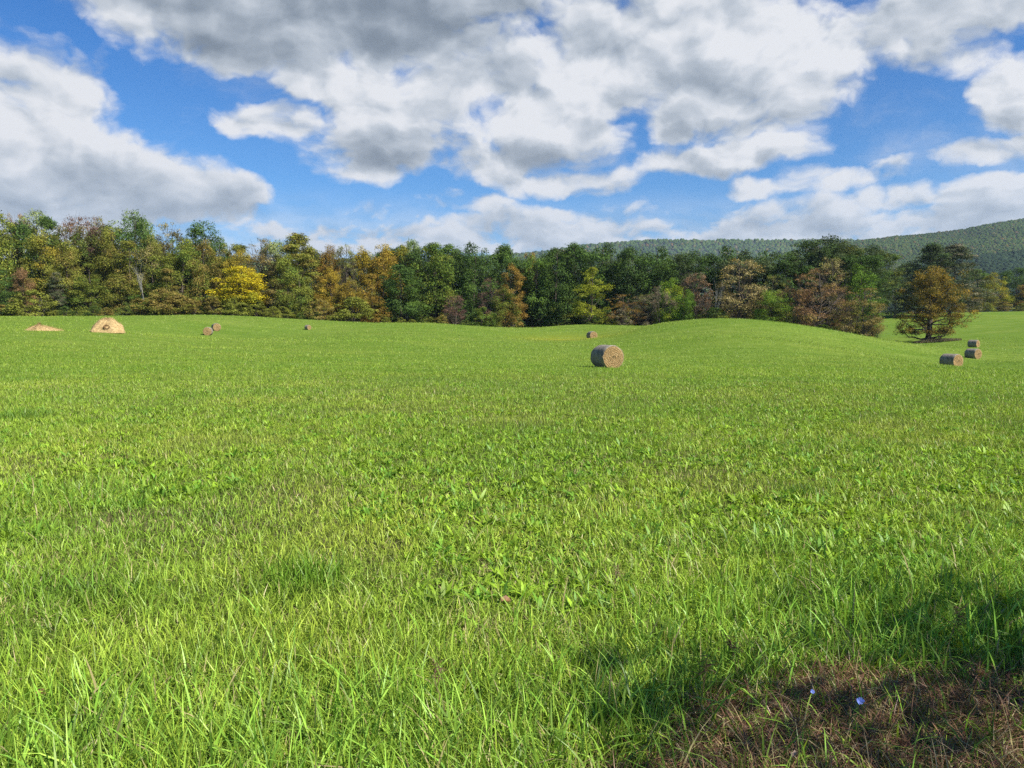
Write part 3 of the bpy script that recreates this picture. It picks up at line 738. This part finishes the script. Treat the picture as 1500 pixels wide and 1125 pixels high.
def fibres(P, N, rg, L=.16, wd=.006, spread=.7, name='straw_wisps'):
    n = len(P); d = rg.normal(0, 1, (n, 3)) ; d -= (d * N).sum(1, keepdims=True) * N * spread
    d /= np.linalg.norm(d, axis=1, keepdims=True); s = np.cross(N, d); s /= np.linalg.norm(s, axis=1, keepdims=True) + 1e-9
    l = (L * rg.uniform(.4, 1.3, n))[:, None]; o = P + N * .01
    V = np.stack([o - s * wd, o + s * wd, o + d * l + N * rg.uniform(0, .06, (n, 1))], 1).reshape(-1, 3)
    return np_mesh(name, V, [np.arange(3 * n).reshape(-1, 3)])
def bale_tpl(Rb, Lb, seed):
    """axis along local X, resting on z=0 -> (wrap, end, wisps) with origin in the bale's centre"""
    rg = np.random.default_rng(seed); K = 64
    th = np.arange(K) / K * 2 * math.pi
    def rad_at(th, x): 
        base = Rb * (1 + .012 * np.sin(3 * th + x * 3) + .012 * np.sin(7 * th + x * 9) + .006 * rg.normal(0, 1, K))
        return base
    xs = [-.5, -.485, -.45, -.3, -.15, 0, .15, .3, .45, .485, .5]; sh = [.93, .975, 1, 1.012, 1.015, 1.015, 1.015, 1.012, 1, .975, .93]
    rows = []
    for x, s in zip(xs, sh):
        r = rad_at(th, x) * s; y = np.cos(th) * r; z = np.sin(th) * r; z = np.maximum(z, -Rb * .93)
        rows.append(np.stack([np.full(K, x * Lb), y, z], -1))
    G = np.array(rows); n = len(xs); i, j = np.meshgrid(np.arange(n - 1), np.arange(K), indexing='ij')
    a = i * K + j; b2 = i * K + (j + 1) % K; q = np.stack([a, b2, b2 + K, a + K], -1).reshape(-1, 4)
    wrap = np_mesh('bale_wrap', G.reshape(-1, 3), [q], None, True); wrap.materials.append(M_WRAP)
    ends = []
    for sgn, ring in ((1, G[-1]), (-1, G[0])):
        Vs = [ring]; m = 14
        for k in range(1, m):
            f = 1 - k / m; rr = ring.copy(); rr[:, 1:] *= f
            rr[:, 0] += sgn * (.035 * (1 - f) ** .5 * (1 if f > .12 else -1.5) + .018 * math.sin(k * 2.4) + .010 * rg.normal(0, 1, K)); Vs.append(rr)
        VV = np.vstack(Vs + [np.array([[ring[0, 0] - sgn * .03, 0, 0]])])
        i, j = np.meshgrid(np.arange(m - 1), np.arange(K), indexing='ij'); a = i * K + j; b2 = i * K + (j + 1) % K
        q = np.stack([a, b2, b2 + K, a + K], -1).reshape(-1, 4)
        t = np.array([[(m - 1) * K + k, (m - 1) * K + (k + 1) % K, m * K] for k in range(K)])
        if sgn < 0: q = q[:, ::-1]; t = t[:, ::-1]
        me = np_mesh('bale_end', VV, [q, t], None, True); me.materials.append(M_END); ends.append(me)
    nf = 1500; t = rg.uniform(0, 2 * math.pi, nf); rr = Rb * .95 * np.sqrt(rg.uniform(0, 1, nf))
    sg = rg.choice([-1, 1], nf); P = np.stack([sg * (Lb * .5 + .02), np.cos(t) * rr, np.sin(t) * rr], 1); N = np.stack([sg, t * 0, t * 0], 1).astype(float)
    wisps = fibres(P, N, rg, .14, .005); wisps.materials.append(M_STRAW)
    return wrap, ends, wisps
RB0, LB0 = .675, 1.45
BT = [bale_tpl(RB0, LB0, 3), bale_tpl(RB0, LB0, 8)]
def place_bale(px, py, d, deg, label, scale=1.0, ls=1.0, v=0):
    """deg: direction the near end faces, measured from facing the camera, positive to the right"""
    p = at(px, py, d); x = p[0]; z = gz1(x, d)
    az_ = math.atan2(x, d)
    rz = -math.pi / 2 - az_ + R(deg)
    root = empty('hay_bale', (x, d, z), rz, (scale * ls, scale, scale)); tag(root, label, 'hay bale', 'hay bales scattered over the meadow')
    wrap, ends, wisps = BT[v]
    for nm, me in (('wrap', wrap), ('end_face', ends[0]), ('end_face', ends[1]), ('straw_wisps', wisps)):
        o = link(nm, me, root); o.location = (0, 0, RB0 * .92 - .04)
    return root
place_bale(889, 537, 42.5, 29, 'nearest round hay bale, alone in the middle of the meadow', v=0)
place_bale(867, 497, 122, 24, 'small round bale behind and left of the nearest bale', v=1)
place_bale(1393, 538, 71, 52, 'largest and nearest of the three round bales at the right', v=0)
place_bale(1425, 526, 98, 52, 'middle one of the three round bales at the right', v=1)
place_bale(1426, 509.5, 126, 66, 'farthest and smallest of the three round bales at the right', .95, v=0)
place_bale(305, 493, 110, -8, 'left one of two small bales side by side below the yellow maple', .92, v=0)
place_bale(317, 490.5, 117, 10, 'right one of two small bales side by side below the yellow maple', .9, v=1)
place_bale(451, 485.5, 125, 40, 'tiny half hidden bale alone below the olive cone tree', .62, .8, v=0)

def pile(px, py, d, wx, wy, h, label, hole, seed):
    rg = np.random.default_rng(seed); K, Mr = 72, 26
    P = []
    for k in range(Mr):
        f = k / (Mr - 1)
        for j in range(K):
            t = j / K * 2 * math.pi
            if hole: ff = f; hh = math.cos(min(f, 1) * math.pi / 2) ** .62
            else: ff = f; hh = (1 - f) ** .8 * (.75 + .25 * math.cos(t - 3.0))
            lob = 1 + .07 * math.sin(3 * t + seed) + .06 * math.sin(5 * t + 2 * seed) + .03 * math.sin(9 * t)
            x = math.cos(t) * ff * wx * lob; y = math.sin(t) * ff * wy * lob
            if not hole: x += -.28 * wx * (1 - f)
            P.append((x, y, h * hh - .06 * (f == 1)))
    P = np.array(P)
    P[:, 2] += (fbm(P[:, 0] + 9, P[:, 1] + 9, .5, seed) - .5) * .30 * h * sstep(P[:, 2], .0, .4)
    P[:, :2] *= (1 + (fbm(P[:, 0] * 3 + 30, P[:, 2] * 3 + P[:, 1], .8, seed + 3) - .5) * .22)[:, None]
    i, j = np.meshgrid(np.arange(Mr - 1), np.arange(K), indexing='ij'); a = i * K + j; b2 = i * K + (j + 1) % K
    q = np.stack([a, a + K, b2 + K, b2], -1).reshape(-1, 4)
    p = at(px, py, d); root = empty('hay_pile', (p[0], d, gz1(p[0], d) - .02), -math.atan2(p[0], d)); tag(root, label, 'hay pile')
    me = np_mesh('hay', P, [q], None, True); me.materials.append(M_STRAW); link('mound', me, root)
    rr = rg.integers(0, len(P), 2600); Pn = P[rr] + rg.normal(0, .05, (2600, 3)); N = Pn / np.array([wx ** 2, wy ** 2, (h * 1.2) ** 2]); N /= np.linalg.norm(N, axis=1, keepdims=True)
    Pn[:, 2] = np.maximum(Pn[:, 2], .02)
    wsp = fibres(Pn, N, rg, .26, .010, .8); wsp.materials.append(M_STRAW); link('straw_wisps', wsp, root)
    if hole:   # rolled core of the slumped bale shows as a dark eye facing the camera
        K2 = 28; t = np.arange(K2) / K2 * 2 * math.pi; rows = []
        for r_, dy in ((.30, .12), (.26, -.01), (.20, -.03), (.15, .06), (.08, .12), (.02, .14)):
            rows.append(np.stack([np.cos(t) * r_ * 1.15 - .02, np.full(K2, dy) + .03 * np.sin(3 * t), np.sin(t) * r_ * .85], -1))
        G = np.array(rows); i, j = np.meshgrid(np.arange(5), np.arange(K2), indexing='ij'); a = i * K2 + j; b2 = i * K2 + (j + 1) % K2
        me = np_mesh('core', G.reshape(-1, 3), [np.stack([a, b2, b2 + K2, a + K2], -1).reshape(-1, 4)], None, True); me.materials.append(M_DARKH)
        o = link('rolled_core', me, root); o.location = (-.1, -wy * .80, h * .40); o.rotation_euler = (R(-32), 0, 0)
pile(158.5, 487, 75, 1.52, 1.15, 1.38, 'tall slumped hay pile with a dark hollow in its side', True, 4)
pile(67, 485.5, 75, 1.6, .9, .85, 'low flattened hay heap near the left edge', False, 6)

# dark clump left of the lone maple, weeds round its foot
p = at(1313, 501, 130); plant('bush', p[0], 130, .62, .75, (.02, .03, .012), (.03, .03, .015), 'small dark clump lying in the grass left of the lone maple', None)

# ------------------------------------------------------------------ haze
HAZE = 0.00007
if HAZE:
    x0, x1, y0, y1, z0_, z1_ = -7100, 7100, -7100, 7100, -13, 340
    Vh = np.array([(x, y, z) for x in (x0, x1) for y in (y0, y1) for z in (z0_, z1_)], float)
    Qh = np.array([(0, 1, 3, 2), (4, 6, 7, 5), (0, 4, 5, 1), (2, 3, 7, 6), (0, 2, 6, 4), (1, 5, 7, 3)])
    me = np_mesh('haze', Vh, [Qh]); m, b = new_mat('haze'); pv = b.n('ShaderNodeVolumePrincipled')
    pv.inputs['Color'].default_value = (.62, .78, 1, 1); pv.inputs['Density'].default_value = HAZE; pv.inputs['Anisotropy'].default_value = 0.2
    ho = b.n('ShaderNodeOutputMaterial'); m.node_tree.links.new(pv.outputs[0], ho.inputs['Volume'])
    me.materials.append(m); tag(link('haze', me), 'thin blue haze over the far hills', 'haze', kind='stuff')

# ------------------------------------------------------------------ grass
def mat_grass(name, transl=.3, gloss=.05, rough=.4):
    m, b = new_mat(name); a = attr(b)
    return finish(m, b, leafy(b, a.outputs[0], transl, rough, gloss))
M_GRASS = mat_grass('grass_blades', .26, .022, .45); M_WEED = mat_grass('weed_leaves', .26, .02, .5); M_DRY = mat_grass('dry_stems', .15, .02)
def blades(name, X, Y, h, wd, lean, col, segs, rg, curl=1.0, mat=None, z0=None, leaf=False, twist=None):
    n = len(X); Z = gz(X, Y) if z0 is None else z0
    ph = rg.uniform(0, 2 * math.pi, n); dx, dy = np.cos(ph), np.sin(ph)
    fa = rg.uniform(0, 2 * math.pi, n) if twist is None else ph + math.pi / 2 + rg.normal(0, twist, n)
    sx, sy = np.cos(fa), np.sin(fa)
    ts = np.linspace(0, 1, segs + 1); Vs = []
    for k, t in enumerate(ts):
        bend = lean * (t ** (1.7 if not leaf else 1.2)) * curl
        hx = X + dx * h * bend; hy = Y + dy * h * bend
        hz = Z + h * (t * np.cos(lean * .8 * t)) - .01 - h * .25 * lean * t ** 3 * (lean > .7)
        prof = (1 - t ** 2.2) * (.75 + .5 * min(t * 3, 1)) if not leaf else math.sin(math.pi * (t * .82 + .12)) ** .8 * 1.1
        if k < segs:
            Vs.append(np.stack([hx - sx * wd * prof * .5, hy - sy * wd * prof * .5, hz], 1)); Vs.append(np.stack([hx + sx * wd * prof * .5, hy + sy * wd * prof * .5, hz], 1))
        else: Vs.append(np.stack([hx, hy, hz], 1))
    nv = 2 * segs + 1; V = np.stack(Vs, 1)
    base = (np.arange(n) * nv)[:, None]; q = []
    if segs > 1: q = (base[:, None] + np.array([[2 * k, 2 * k + 1, 2 * k + 3, 2 * k + 2] for k in range(segs - 1)])[None]).reshape(-1, 4)
    t = base + np.array([[2 * segs - 2, 2 * segs - 1, 2 * segs]])
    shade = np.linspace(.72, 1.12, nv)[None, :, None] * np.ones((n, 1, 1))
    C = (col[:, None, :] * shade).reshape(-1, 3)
    return V.reshape(-1, 3), (q if len(q) else np.zeros((0, 4), int)), t, C
def merge(parts, name, mat, label):
    Vs, Qs, Ts, Cs = [], [], [], []; o = 0
    for (V, q, t, c) in parts:
        Vs.append(V); Cs.append(c); Qs.append(q + o); Ts.append(t + o); o += len(V)
    me = np_mesh(name, np.vstack(Vs), [np.vstack(Qs).astype(int), np.vstack(Ts).astype(int)], np.vstack(Cs), False)
    me.materials.append(mat); return tag(link(name, me), label, 'grass', kind='stuff')
rg = np.random.default_rng(21)
def scatter(n, d0, d1, p):
    u = rg.uniform(0, 1, n); e = 2 - p
    d = (d0 ** e + u * (d1 ** e - d0 ** e)) ** (1 / e) if abs(e) > 1e-6 else d0 * (d1 / d0) ** u
    x = rg.uniform(-1, 1, n) * (.78 * d + .9)
    return x, d
def dry_mask(x, y):
    e = ((x - 2.2) / 2.05) ** 2 + ((y - 2.05) / 1.45) ** 2 + (fbm(x, y, .5, 5) - .5) * .7
    return 1 - sstep(e, .75, 1.15)
def grass_col(x, y, n, bright=1.0):
    a = fbm(x, y, 3.0, 31)[:, None]; b = fbm(x, y, .5, 44)[:, None]; c_ = fbm(x, y, 14, 51)[:, None]
    g1 = np.array([[.225, .368, .036]]); g2 = np.array([[.378, .466, .058]]); g3 = np.array([[.085, .185, .022]])
    k = np.clip((a - .5) * 2.2 + .5 + rg.normal(0, .25, (n, 1)), 0, 1)
    c = g1 * (1 - k) + g2 * k
    k3 = np.clip((b - .52) * 4, 0, 1) * .35; c = c * (1 - k3) + g3 * k3
    k4 = np.clip((fbm(x, y, 1.7, 91)[:, None] - .55) * 4, 0, 1) * .18; c = c * (1 - k4) + g3 * k4
    kb = np.exp(-(((x - yb[0]) / 7) ** 2 + ((y - yb[1]) / 11) ** 2))[:, None] * .6; c = c * (1 - kb) + np.array([[.50, .44, .03]]) * kb
    c *= (.85 + .3 * c_) * rg.uniform(.45, 1.5, (n, 1))
    return c * bright
def tint(c, mask, to):
    c[mask] = np.array(to) * rg.uniform(.7, 1.25, (mask.sum(), 1)); return c
parts = []
# short turf everywhere, thinning with distance while blades widen
n = 400000; x, y = scatter(n, 1.9, 26, 1.78)
dm = dry_mask(x, y); keep = rg.uniform(0, 1, n) > dm * .88; x, y = x[keep], y[keep]; n = len(x)
hn = fbm(x, y, 1.1, 8); h = (.045 + .09 * hn) * rg.uniform(.6, 1.4, n) * (1 + .25 * (y < 5))
c = grass_col(x, y, n); c = tint(c, rg.uniform(0, 1, n) < .045 + .10 * (fbm(x, y, .8, 71) > .58), (.46, .40, .17))
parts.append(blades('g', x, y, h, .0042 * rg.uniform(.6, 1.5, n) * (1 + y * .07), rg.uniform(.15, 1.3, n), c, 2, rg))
n = 460000; x, y = scatter(n, 10, 150, 1.80)
h = (.06 + .09 * fbm(x, y, 2.5, 8)) * rg.uniform(.6, 1.4, n) * (1 + y / 160); c = grass_col(x, y, n); c *= np.where(rg.uniform(0, 1, (n, 1)) < .18, .55, 1.0); c = tint(c, rg.uniform(0, 1, n) < .04, (.34, .32, .12))
keep = y < edge_d(750 + F * x / y) - 2; x, y, h, c = x[keep], y[keep], h[keep], c[keep]; n = len(x)
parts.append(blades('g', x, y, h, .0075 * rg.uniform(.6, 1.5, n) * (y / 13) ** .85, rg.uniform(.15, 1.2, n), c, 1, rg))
merge(parts, 'meadow_grass', M_GRASS, 'short bright green mown grass covering the rolling meadow')
# long blades of the near margin
parts = []
n = 46000; x, y = scatter(n, 1.9, 7.5, 1.2)
fr = fbm(x, y, 1.0, 88); edge = 3.6 + .25 * x + (fr - .5) * 2.4
w_ = 1 - sstep(y, edge - .6, edge + 1.0); w_ = np.maximum(w_, (fbm(x, y, .9, 123) > .66) * .5)
keep = (rg.uniform(0, 1, n) < w_) & (rg.uniform(0, 1, n) > dry_mask(x, y) * .92); x, y = x[keep], y[keep]; n = len(x)
h = (.12 + .16 * fbm(x, y, .6, 12)) * rg.uniform(.5, 1.35, n)
c = grass_col(x, y, n, 1.0) * np.array([[.85, 1.0, 1.1]]); c = tint(c, rg.uniform(0, 1, n) < .05, (.40, .34, .15))
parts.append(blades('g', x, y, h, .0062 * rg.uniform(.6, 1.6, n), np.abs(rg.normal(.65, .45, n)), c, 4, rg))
merge(parts, 'margin_grass', M_GRASS, 'long green grass blades along the near margin of the meadow')
# broad leafed weeds in rosettes
parts = []
def rosettes(n, d0, d1, p, size, thr):
    x, y = scatter(n, d0, d1, p); k = fbm(x, y, 2.2, 201) + .12 * sstep(y, 4, 7) - .3 * (y < 4.2)
    keep = (k > thr) & (dry_mask(x, y) < .2); x, y = x[keep], y[keep]
    m = 9; X = np.repeat(x, m) + rg.normal(0, .02, len(x) * m); Y = np.repeat(y, m) + rg.normal(0, .02, len(x) * m); N = len(X)
    s = np.repeat(rg.uniform(.6, 1.3, len(x)), m)
    c = np.array([[.27, .42, .030]]) * np.repeat(rg.uniform(.65, 1.2, (len(x), 1)), m, 0) * rg.uniform(.8, 1.2, (N, 1))
    g = np.repeat(rg.uniform(0, 1, len(x)) < .3, m); c[g] *= np.array([.6, .8, 1.1])
    return blades('w', X, Y, size * s * rg.uniform(.6, 1.2, N), size * s * .18 * rg.uniform(.7, 1.3, N), rg.uniform(.5, 1.25, N), c, 4, rg, curl=1.15, leaf=True, twist=.35)
parts.append(rosettes(13000, 3.4, 14, 1.2, .072, .50)); parts.append(rosettes(3600, 4.0, 16, 1.3, .105, .57)); parts.append(rosettes(17000, 13, 60, 1.5, .082, .50))
merge(parts, 'broadleaf_weeds', M_WEED, 'patches of light green broad-leaved weeds in the mown grass')
# coarse tufts
def tuft(px, py, n, h, sp, c0, name, label):
    r = ray(px, py); d = -EYE * r[1] / r[2]; X0 = r[0] / r[1] * d
    x = X0 + np.clip(rg.normal(0, sp, n), -1.7 * sp, 1.7 * sp); y = d + np.clip(rg.normal(0, sp, n), -1.7 * sp, 1.7 * sp); c = np.array([c0]) * rg.uniform(.7, 1.3, (n, 1))
    V, q, t, C = blades('t', x, y, h * rg.uniform(.5, 1.2, n), .006 * rg.uniform(.7, 1.5, n), np.abs(rg.normal(.5, .3, n)), c, 4, rg)
    me = np_mesh(name, V, [q, t], C); me.materials.append(M_GRASS); tag(link(name, me), label, 'grass tuft')
tuft(450, 862, 260, .26, .12, (.15, .28, .024), 'grass_tuft', 'tall dark green grass tuft left of the middle foreground')
tuft(25, 610, 380, .28, .32, (.13, .24, .024), 'grass_tuft', 'dark grass tuft at the left edge of the meadow')
tuft(1180, 725, 150, .15, .13, (.12, .23, .022), 'grass_tuft', 'dark leafy tuft in the meadow right of the centre')
tuft(215, 870, 110, .12, .09, (.12, .23, .022), 'grass_tuft', 'small dark tuft left of the tall foreground tuft')
tuft(1033, 567, 150, .20, .28, (.12, .23, .022), 'grass_tuft', 'dark tuft in the grass below right of the nearest bale')
# dry brown mat in the near right corner
parts = []
n = 60000; x = rg.uniform(.2, 4.6, n); y = rg.uniform(1.3, 3.9, n)
keep = rg.uniform(0, 1, n) < dry_mask(x, y); x, y = x[keep], y[keep]; n = len(x)
c = np.array([[.24, .135, .075]]) * rg.uniform(.5, 1.5, (n, 1)); c = tint(c, rg.uniform(0, 1, n) < .2, (.48, .38, .19)); c = tint(c, rg.uniform(0, 1, n) < .09, (.12, .17, .03)); c = tint(c, rg.uniform(0, 1, n) < .12, (.16, .06, .045))
parts.append(blades('d', x, y, rg.uniform(.05, .17, n), .0028 * rg.uniform(.6, 1.6, n), rg.uniform(.3, 1.7, n), c, 3, rg, curl=1.2))
merge(parts, 'dry_grass', M_DRY, 'matted brown dry stems in the shaded lower right corner')
# weeds round the foot of the maple
parts = []
p = at(1366, 500, 149); n = 5200; a_ = rg.uniform(0, 6.28, n); r_ = np.sqrt(rg.uniform(0, 1, n))
x = p[0] + .6 + np.cos(a_) * r_ * 4.6; y = 148.5 + np.sin(a_) * r_ * 2.6
c = tint(np.ones((n, 3)) * .1, rg.uniform(0, 1, n) < 2, (.15, .14, .06)); c = tint(c, rg.uniform(0, 1, n) < .4, (.22, .17, .09))
parts.append(blades('m', x, y, rg.uniform(.3, .95, n) * (1.1 - .6 * r_), .05 * rg.uniform(.6, 1.4, n), rg.uniform(.2, .8, n), c, 2, rg))
merge(parts, 'dead_weeds', M_DRY, 'ring of brown dead weeds round the foot of the lone maple')

# ------------------------------------------------------------------ small near things
def ground_at(px, py):
    r = ray(px, py); d = -EYE * r[1] / r[2]; return r[0] / r[1] * d, d
def mat_flat(name, c, rough=.7):
    m, b = new_mat(name); tcn = b.n('ShaderNodeTexCoord').outputs['Object']; n = b.noise(tcn, 60, 3)
    c2 = tuple(q * .65 for q in c[:3]) + (1,)
    return finish(m, b, leafy(b, b.mix(b.mr(n, .3, .7), c, c2), .3, rough, .03))
M_PETAL = mat_flat('blue_petals', (.20, .30, .85, 1)); M_STEM = mat_flat('green_stem', (.09, .14, .03, 1)); M_BROWN = mat_flat('dead_leaf', (.34, .16, .07, 1)); M_SEED = mat_flat('seed_head', (.16, .08, .04, 1)); M_OCHRE = mat_flat('ochre_leaf', (.45, .27, .04, 1))
def chicory(px, py, label, s=1.0):
    x, y = ground_at(px, py); z = gz1(x, y); hh = .16
    x, y = x * (1 - hh / EYE), y * (1 - hh / EYE)
    root = empty('chicory_flower', (x, y, z)); tag(root, label, 'flower')
    segs, _ = limb((0, 0, 0), (0, 0, hh), .002, .0013, np.random.default_rng(3), 4, .05); V, Q = tubes(segs, 5)
    me = np_mesh('stem', V, [Q]); me.materials.append(M_STEM); link('stem', me, root)
    V = []; T = []; r = np.random.default_rng(int(px))
    for k in range(15):
        a = k / 15 * 6.283 + r.normal(0, .08); l = .017 * s * r.uniform(.85, 1.1); u = np.array([math.cos(a), math.sin(a) * .9, .25 + r.normal(0, .15)]); sd = np.array([-math.sin(a), math.cos(a), 0]) * .0035 * s
        b0 = len(V); V += [u * .001 - sd * .3, u * .001 + sd * .3, u * l + sd, u * l - sd]; T.append((b0, b0 + 1, b0 + 2, b0 + 3))
    me = np_mesh('petals', np.array(V), [np.array(T)]); me.materials.append(M_PETAL); o = link('petals', me, root); o.location = (0, 0, hh); o.rotation_euler = (R(50), 0, 0)
chicory(1260, 1027, 'bright blue chicory flower above the brown dry grass', .85)
chicory(1190, 1013, 'dim blue chicory flower in the shaded grass left of the bright one', .5)
def dead_leaf(px, py, s, label, rz, mat=M_BROWN, hh=.05):
    x, y = ground_at(px, py); x, y = x * (1 - hh / EYE), y * (1 - hh / EYE); r = np.random.default_rng(int(px))
    n = 11; V = [(0, 0, 0)]
    for k in range(n):
        a = -math.pi + 2 * math.pi * k / n; l = s * (.55 + .45 * abs(math.cos(a * 2.5))) * r.uniform(.8, 1.1); V.append((math.cos(a) * l, math.sin(a) * l * .7, abs(math.sin(a)) * s * .35 + r.normal(0, s * .06)))
    T = np.array([(0, 1 + k, 1 + (k + 1) % n) for k in range(n)]); me = np_mesh('dead_leaf', np.array(V), [T], None, True); me.materials.append(mat)
    o = link('fallen_leaf', me); o.location = (x, y, gz1(x, y) + hh); o.rotation_euler = (R(25), R(10), rz); tag(o, label, 'leaf', 'fallen leaves in the grass')
dead_leaf(740, 879, .042, 'tan dead leaf lying in the grass right of the tall tuft', .4)
dead_leaf(60, 1016, .036, 'orange brown dead leaf in the grass near the left edge', 1.3)
dead_leaf(1205, 1090, .035, 'pinkish brown curled leaf in the dry brown grass', 2.0)
dead_leaf(1165, 1105, .025, 'pale curled leaf at the bottom of the dry brown grass', 4.0, mat_flat('pale_leaf', (.5, .36, .26, 1)))
def stalk(px, py, h, lean, label, mat, w=.004, head=True):
    x, y = ground_at(px, py); root = empty('dry_stalk', (x, y, gz1(x, y) - .01)); tag(root, label, 'stalk', 'dry stalks in the near grass'); r = np.random.default_rng(int(px + py))
    segs, pts = limb((0, 0, 0), (lean * h, -.1 * h, h), .0022, .0012, r, 4, .03); V, Q = tubes(segs, 5); me = np_mesh('stem', V, [Q]); me.materials.append(mat); link('stem', me, root)
    if head:
        n = 60; t = r.uniform(.72, 1.03, n); P = np.outer(t, pts[-1]) + r.normal(0, .004, (n, 3)); N = r.normal(0, 1, (n, 3)); N /= np.linalg.norm(N, axis=1, keepdims=True)
        me = fibres(P, N, r, .014, .0022, .2, 'seeds'); me.materials.append(M_SEED); link('seed_head', me, root)
M_TANST = mat_flat('tan_stem', (.36, .26, .11, 1))
for (a, b_, c_, d_, e_, m_) in ((898,905,.30,.05,'brown seed head on a stalk in the middle of the near grass',M_TANST),(1370,990,.34,.25,'slanting seed stalk by the right edge above the dry grass',M_TANST),
    (650,1060,.28,-.1,'dark seed head in the long grass at the bottom centre',M_TANST),(1020,1060,.30,.1,'seed stalk at the left edge of the dry brown patch',M_TANST),(1095,1010,.26,-.35,'thin stalk leaning left in the shade',M_TANST),
    (1310,1060,.20,.12,'ochre stalk left of the middle of the dry patch',M_OCHRE),(1410,1050,.24,.22,'ochre yellow stalk leaning right in the dry patch',M_OCHRE),(1350,1110,.30,.02,'upright green stem in the dry patch',M_STEM)):
    stalk(a, b_, c_, d_, e_, m_)
# tree behind the photographer, on the sun side: throws the shade in the corner
def shade_tree():
    H, Rr = 5.4, 3.2; tx, ty = 3.7, 0.75; hc = 3.1
    x = tx + SUNV[0] / SUNV[2] * hc; y = ty + SUNV[1] / SUNV[2] * hc
    plant('airy', x, y, H, Rr, OL, OB, 'roadside tree out of the picture whose shade falls on the lower right corner', None, var=0, rz=1.0)
shade_tree()
